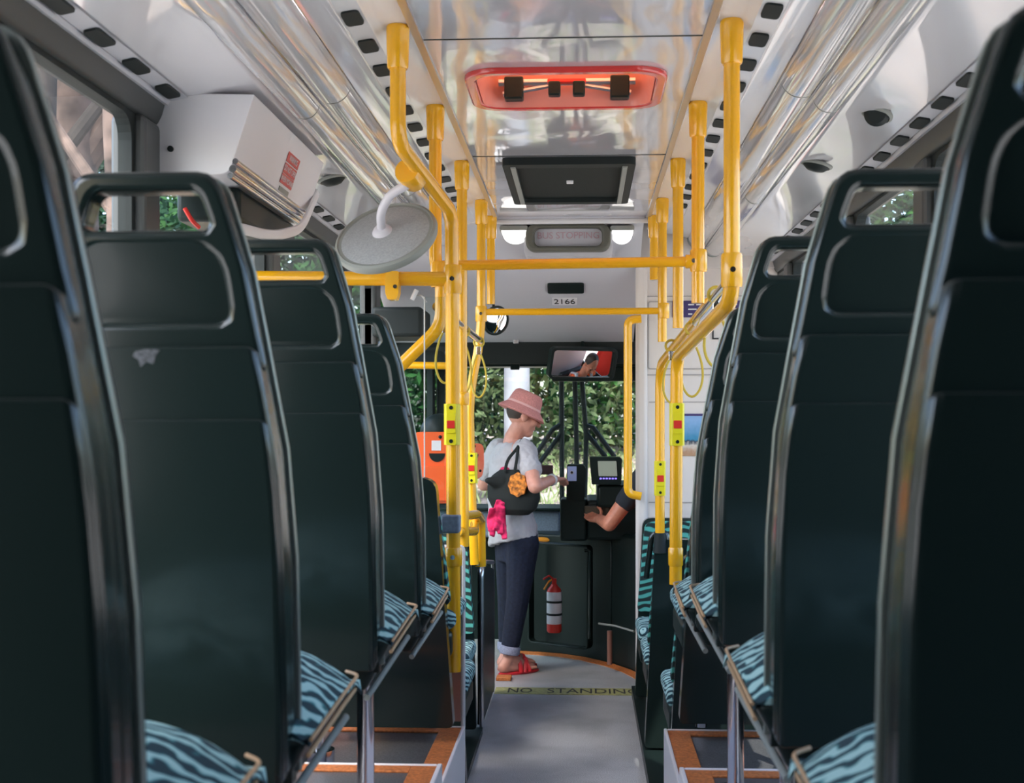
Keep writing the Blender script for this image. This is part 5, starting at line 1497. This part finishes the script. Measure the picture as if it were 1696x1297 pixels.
# driver's seat, the red jacket hung on the partition
o = empty('driver_chair', Vector((.60, 7.20, 0)), 0, 'dark driver seat hidden behind the cream partition', 'seat')
mb = MB(); mb.box(-.22, .22, -.02, .50, .42, .54); mb.build('cushion', M_rubber, o, bevel=.04)
mb = MB(); mb.box(-.22, .22, -.12, -.02, .50, 1.10); mb.build('backrest', M_rubber, o, bevel=.04)
mb = MB(); mb.box(-.12, .12, .10, .35, .0, .43); mb.build('pedestal', M_black, o, bevel=.02)
jb = Vector((CX+WH-.065, 7.45, 1.56)); o = empty('hanging_jacket', jb, PI/2, 'red jacket hung behind the driver, seen only in the rear-view mirror', 'jacket')
mb = MB(); rings(mb, [(Vector((0, .01, .16)), Vector((.05, 0, 0)), Vector((0, .03, 0))), (Vector((0, .01, .12)), Vector((.15, 0, 0)), Vector((0, .05, 0))), (Vector((0, .01, -.1)), Vector((.16, 0, 0)), Vector((0, .05, 0))), (Vector((0, .01, -.45)), Vector((.17, 0, 0)), Vector((0, .05, 0)))])
mb.limb((-.13, .01, .09), (-.17, .01, -.35), .05, .05); mb.limb((.13, .01, .09), (.14, .01, -.35), .05, .05)
mb.build('cloth', M_jacket, o, remesh=.01, relax=4)

# ------------------------------------------------------------------ outside
mb = MB()
mb.add([(-40, -30, -.35), (40, -30, -.35), (40, 9.2, -.35), (-40, 9.2, -.35)], [(0, 1, 2, 3)])
n = 24; vs = []; fs = []
for i in range(n+1):
    for j in range(n+1):
        x = -40+80*i/n; t = j/n; y = 9.2+32*t
        z = -.35 + 1.55*min(1, (y-9.2)/7.0)**0.8 + .05*noise.noise(Vector((x*.6, y*.6, 0)))
        if j == 0: z = -.35
        vs.append((x, y, z))
for i in range(n):
    for j in range(n): a = i*(n+1)+j; fs.append((a, a+n+1, a+n+2, a+1))
struct(mb.build('ground', M_ground, angle=80))
mb = MB(); mb.add(vs, fs); struct(mb.build('ground', M_bank, angle=80))
def leaves(mb, c, r, num, s, shell=.55):
    for _ in range(num):
        while True:
            v = Vector((random.uniform(-1, 1), random.uniform(-1, 1), random.uniform(-1, 1)))
            if shell < v.length < 1: break
        p = Vector((c[0]+v.x*r[0], c[1]+v.y*r[1], c[2]+v.z*r[2]))
        a = Vector((random.gauss(0, 1), random.gauss(0, 1), random.gauss(0, 1))).normalized(); b = a.orthogonal().normalized()
        k = s*random.uniform(.6, 1.4)
        mb.add([p-a*k, p+b*k*.45, p+a*k, p-b*k*.45], [(0, 1, 2, 3)])
random.seed(11)
SH = [(-6.5, 16.5, 3.0, 1.9, 2.6, M_leaf2, 'dark green shrub beyond the front door glass'),
      (-3.2, 15.2, 2.2, 1.5, 2.2, M_leaf, 'bright green shrub left of the pale roadside post'),
      (-2.3, 17.0, 2.0, 1.6, 3.0, M_leaf2, 'dark green shrub behind the pale roadside post'),
      (-0.5, 15.5, 1.7, 1.5, 2.4, M_leaf3, 'olive flecked shrub behind the pink hat'),
      (0.9, 16.0, 1.8, 1.5, 2.6, M_leaf, 'bright green shrub behind the wiper blades'),
      (2.6, 16.6, 2.0, 1.6, 2.9, M_leaf2, 'dark green shrub beside the partition handrail'),
      (5.2, 16.0, 2.4, 1.6, 2.6, M_leaf, 'green shrub hidden behind the cream partition')]
for x, y, rx, ry, rz, m_, lb in SH:
    mb = MB(); leaves(mb, (0, 0, rz*.80), (rx, ry, rz), 9000, .062)
    o = mb.build('shrub', m_, smooth=False); o.location = (x, y, 1.0); tag(o, lb, 'shrub', 'shrubs on the roadside bank')
for x, y, rx, rz, lb in ((-8.5, 23.0, 4.2, 4.6, 'tall dark thicket far beyond the front door'), (-1.5, 24.0, 4.4, 5.0, 'tall dark thicket far beyond the roadside post'), (5.5, 23.5, 4.2, 4.8, 'tall dark thicket far beyond the wiper blades')):
    mb = MB(); leaves(mb, (0, 0, rz*.75), (rx, 1.6, rz), 7000, .17, .2)
    o = mb.build('thicket', M_leaf2, smooth=False); o.location = (x, y, 1.2); tag(o, lb, 'thicket', 'thickets behind the shrubs')
mb = MB()
for _ in range(9000):
    x = random.uniform(-7, 5); y = random.uniform(11, 15.5); z = -.35+1.55*min(1, (y-9.2)/7.0)**.8
    d = Vector((random.gauss(0, .04), random.gauss(0, .04), random.uniform(.05, .16))); e = Vector((.012, .006, 0))
    p = Vector((x, y, z)); mb.add([p-e, p+e, p+d], [(0, 1, 2)])
tag(mb.build('grass', M_grass, smooth=False), 'dry tufted grass on the bank before the shrubs', 'grass', kind='stuff')
mb = MB(); k = P(856, 700, 12.6); mb.tube([(k.x, 12.6, .3), (k.x, 12.6, 5.5)], .125, 24); o = mb.build('roadside_post', M_post); tag(o, 'pale thick roadside post standing behind the woman in the pink hat', 'post')
def tree(x, y, r, h, crown, leafm, bark, label, lean_=0.0, cz=None):
    o = empty('tree', (x, y, -.35), 0, label, 'tree', 'trees around the bus')
    mb = MB(); pts = []; rs = []
    for k in range(9):
        t = k/8; pts.append(Vector((lean_*t*h+.08*noise.noise(Vector((x, t*3, y))), .08*noise.noise(Vector((t*3, x, y))), h*t))); rs.append(r*(1-.45*t)*(1.25 if k == 0 else 1))
    mb.tube(pts, rs, 20)
    for s in (-1, 1): mb.tube([pts[5], pts[6]+Vector((s*.8, .2, .5)), pts[7]+Vector((s*1.6, .3, .8))], [r*.45, r*.3, r*.15], 10)
    mb.build('trunk', bark, o)
    mb = MB(); leaves(mb, (lean_*h, 0, h*1.25), tuple(c*.72 for c in crown), 3200, .14, .3); mb.build('crown', leafm, o, smooth=False)
tree(-3.02, 8.2, .10, 5.0, (2.0, 2.0, 1.6), M_leaf2, M_bark, 'slim pinkish-barked tree outside the left window, right of the pane')
tree(-4.35, 10.8, .30, 6.2, (2.4, 2.4, 1.9), M_leaf, M_bark, 'stout mottled tree trunk outside the left window, middle of the pane')
tree(-3.78, 8.9, .13, 5.6, (2.0, 2.0, 1.6), M_leaf2, M_bark2, 'dark thin tree trunk outside the left window beside the near seat')
tree(-6.4, 12.0, .30, 5.5, (2.4, 2.4, 2.0), M_leaf2, M_bark2, 'dark tree outside the left windows behind the others')
tree(5.5, 13.5, .28, 5.2, (2.8, 2.6, 2.2), M_leaf, M_bark2, 'leafy tree outside the right windows, farther off')
tree(4.6, 9.0, .22, 4.2, (1.9, 1.9, 1.6), M_leaf3, M_bark, 'olive tree outside the right windows, nearer the bus')
for x, y, lb in ((-6.0, 15.5, 'green hedge clump outside the left windows, front'), (-7.0, 8.5, 'green hedge clump outside the left windows, rear'), (8.0, 16.0, 'green hedge clump outside the right windows')):
    mb = MB(); leaves(mb, (0, 0, 1.5), (2.4, 2.4, 2.0), 4200, .13); o = mb.build('shrub', M_leaf, smooth=False); o.location = (x, y, -.3); tag(o, lb, 'shrub', 'hedge clumps beside the road')
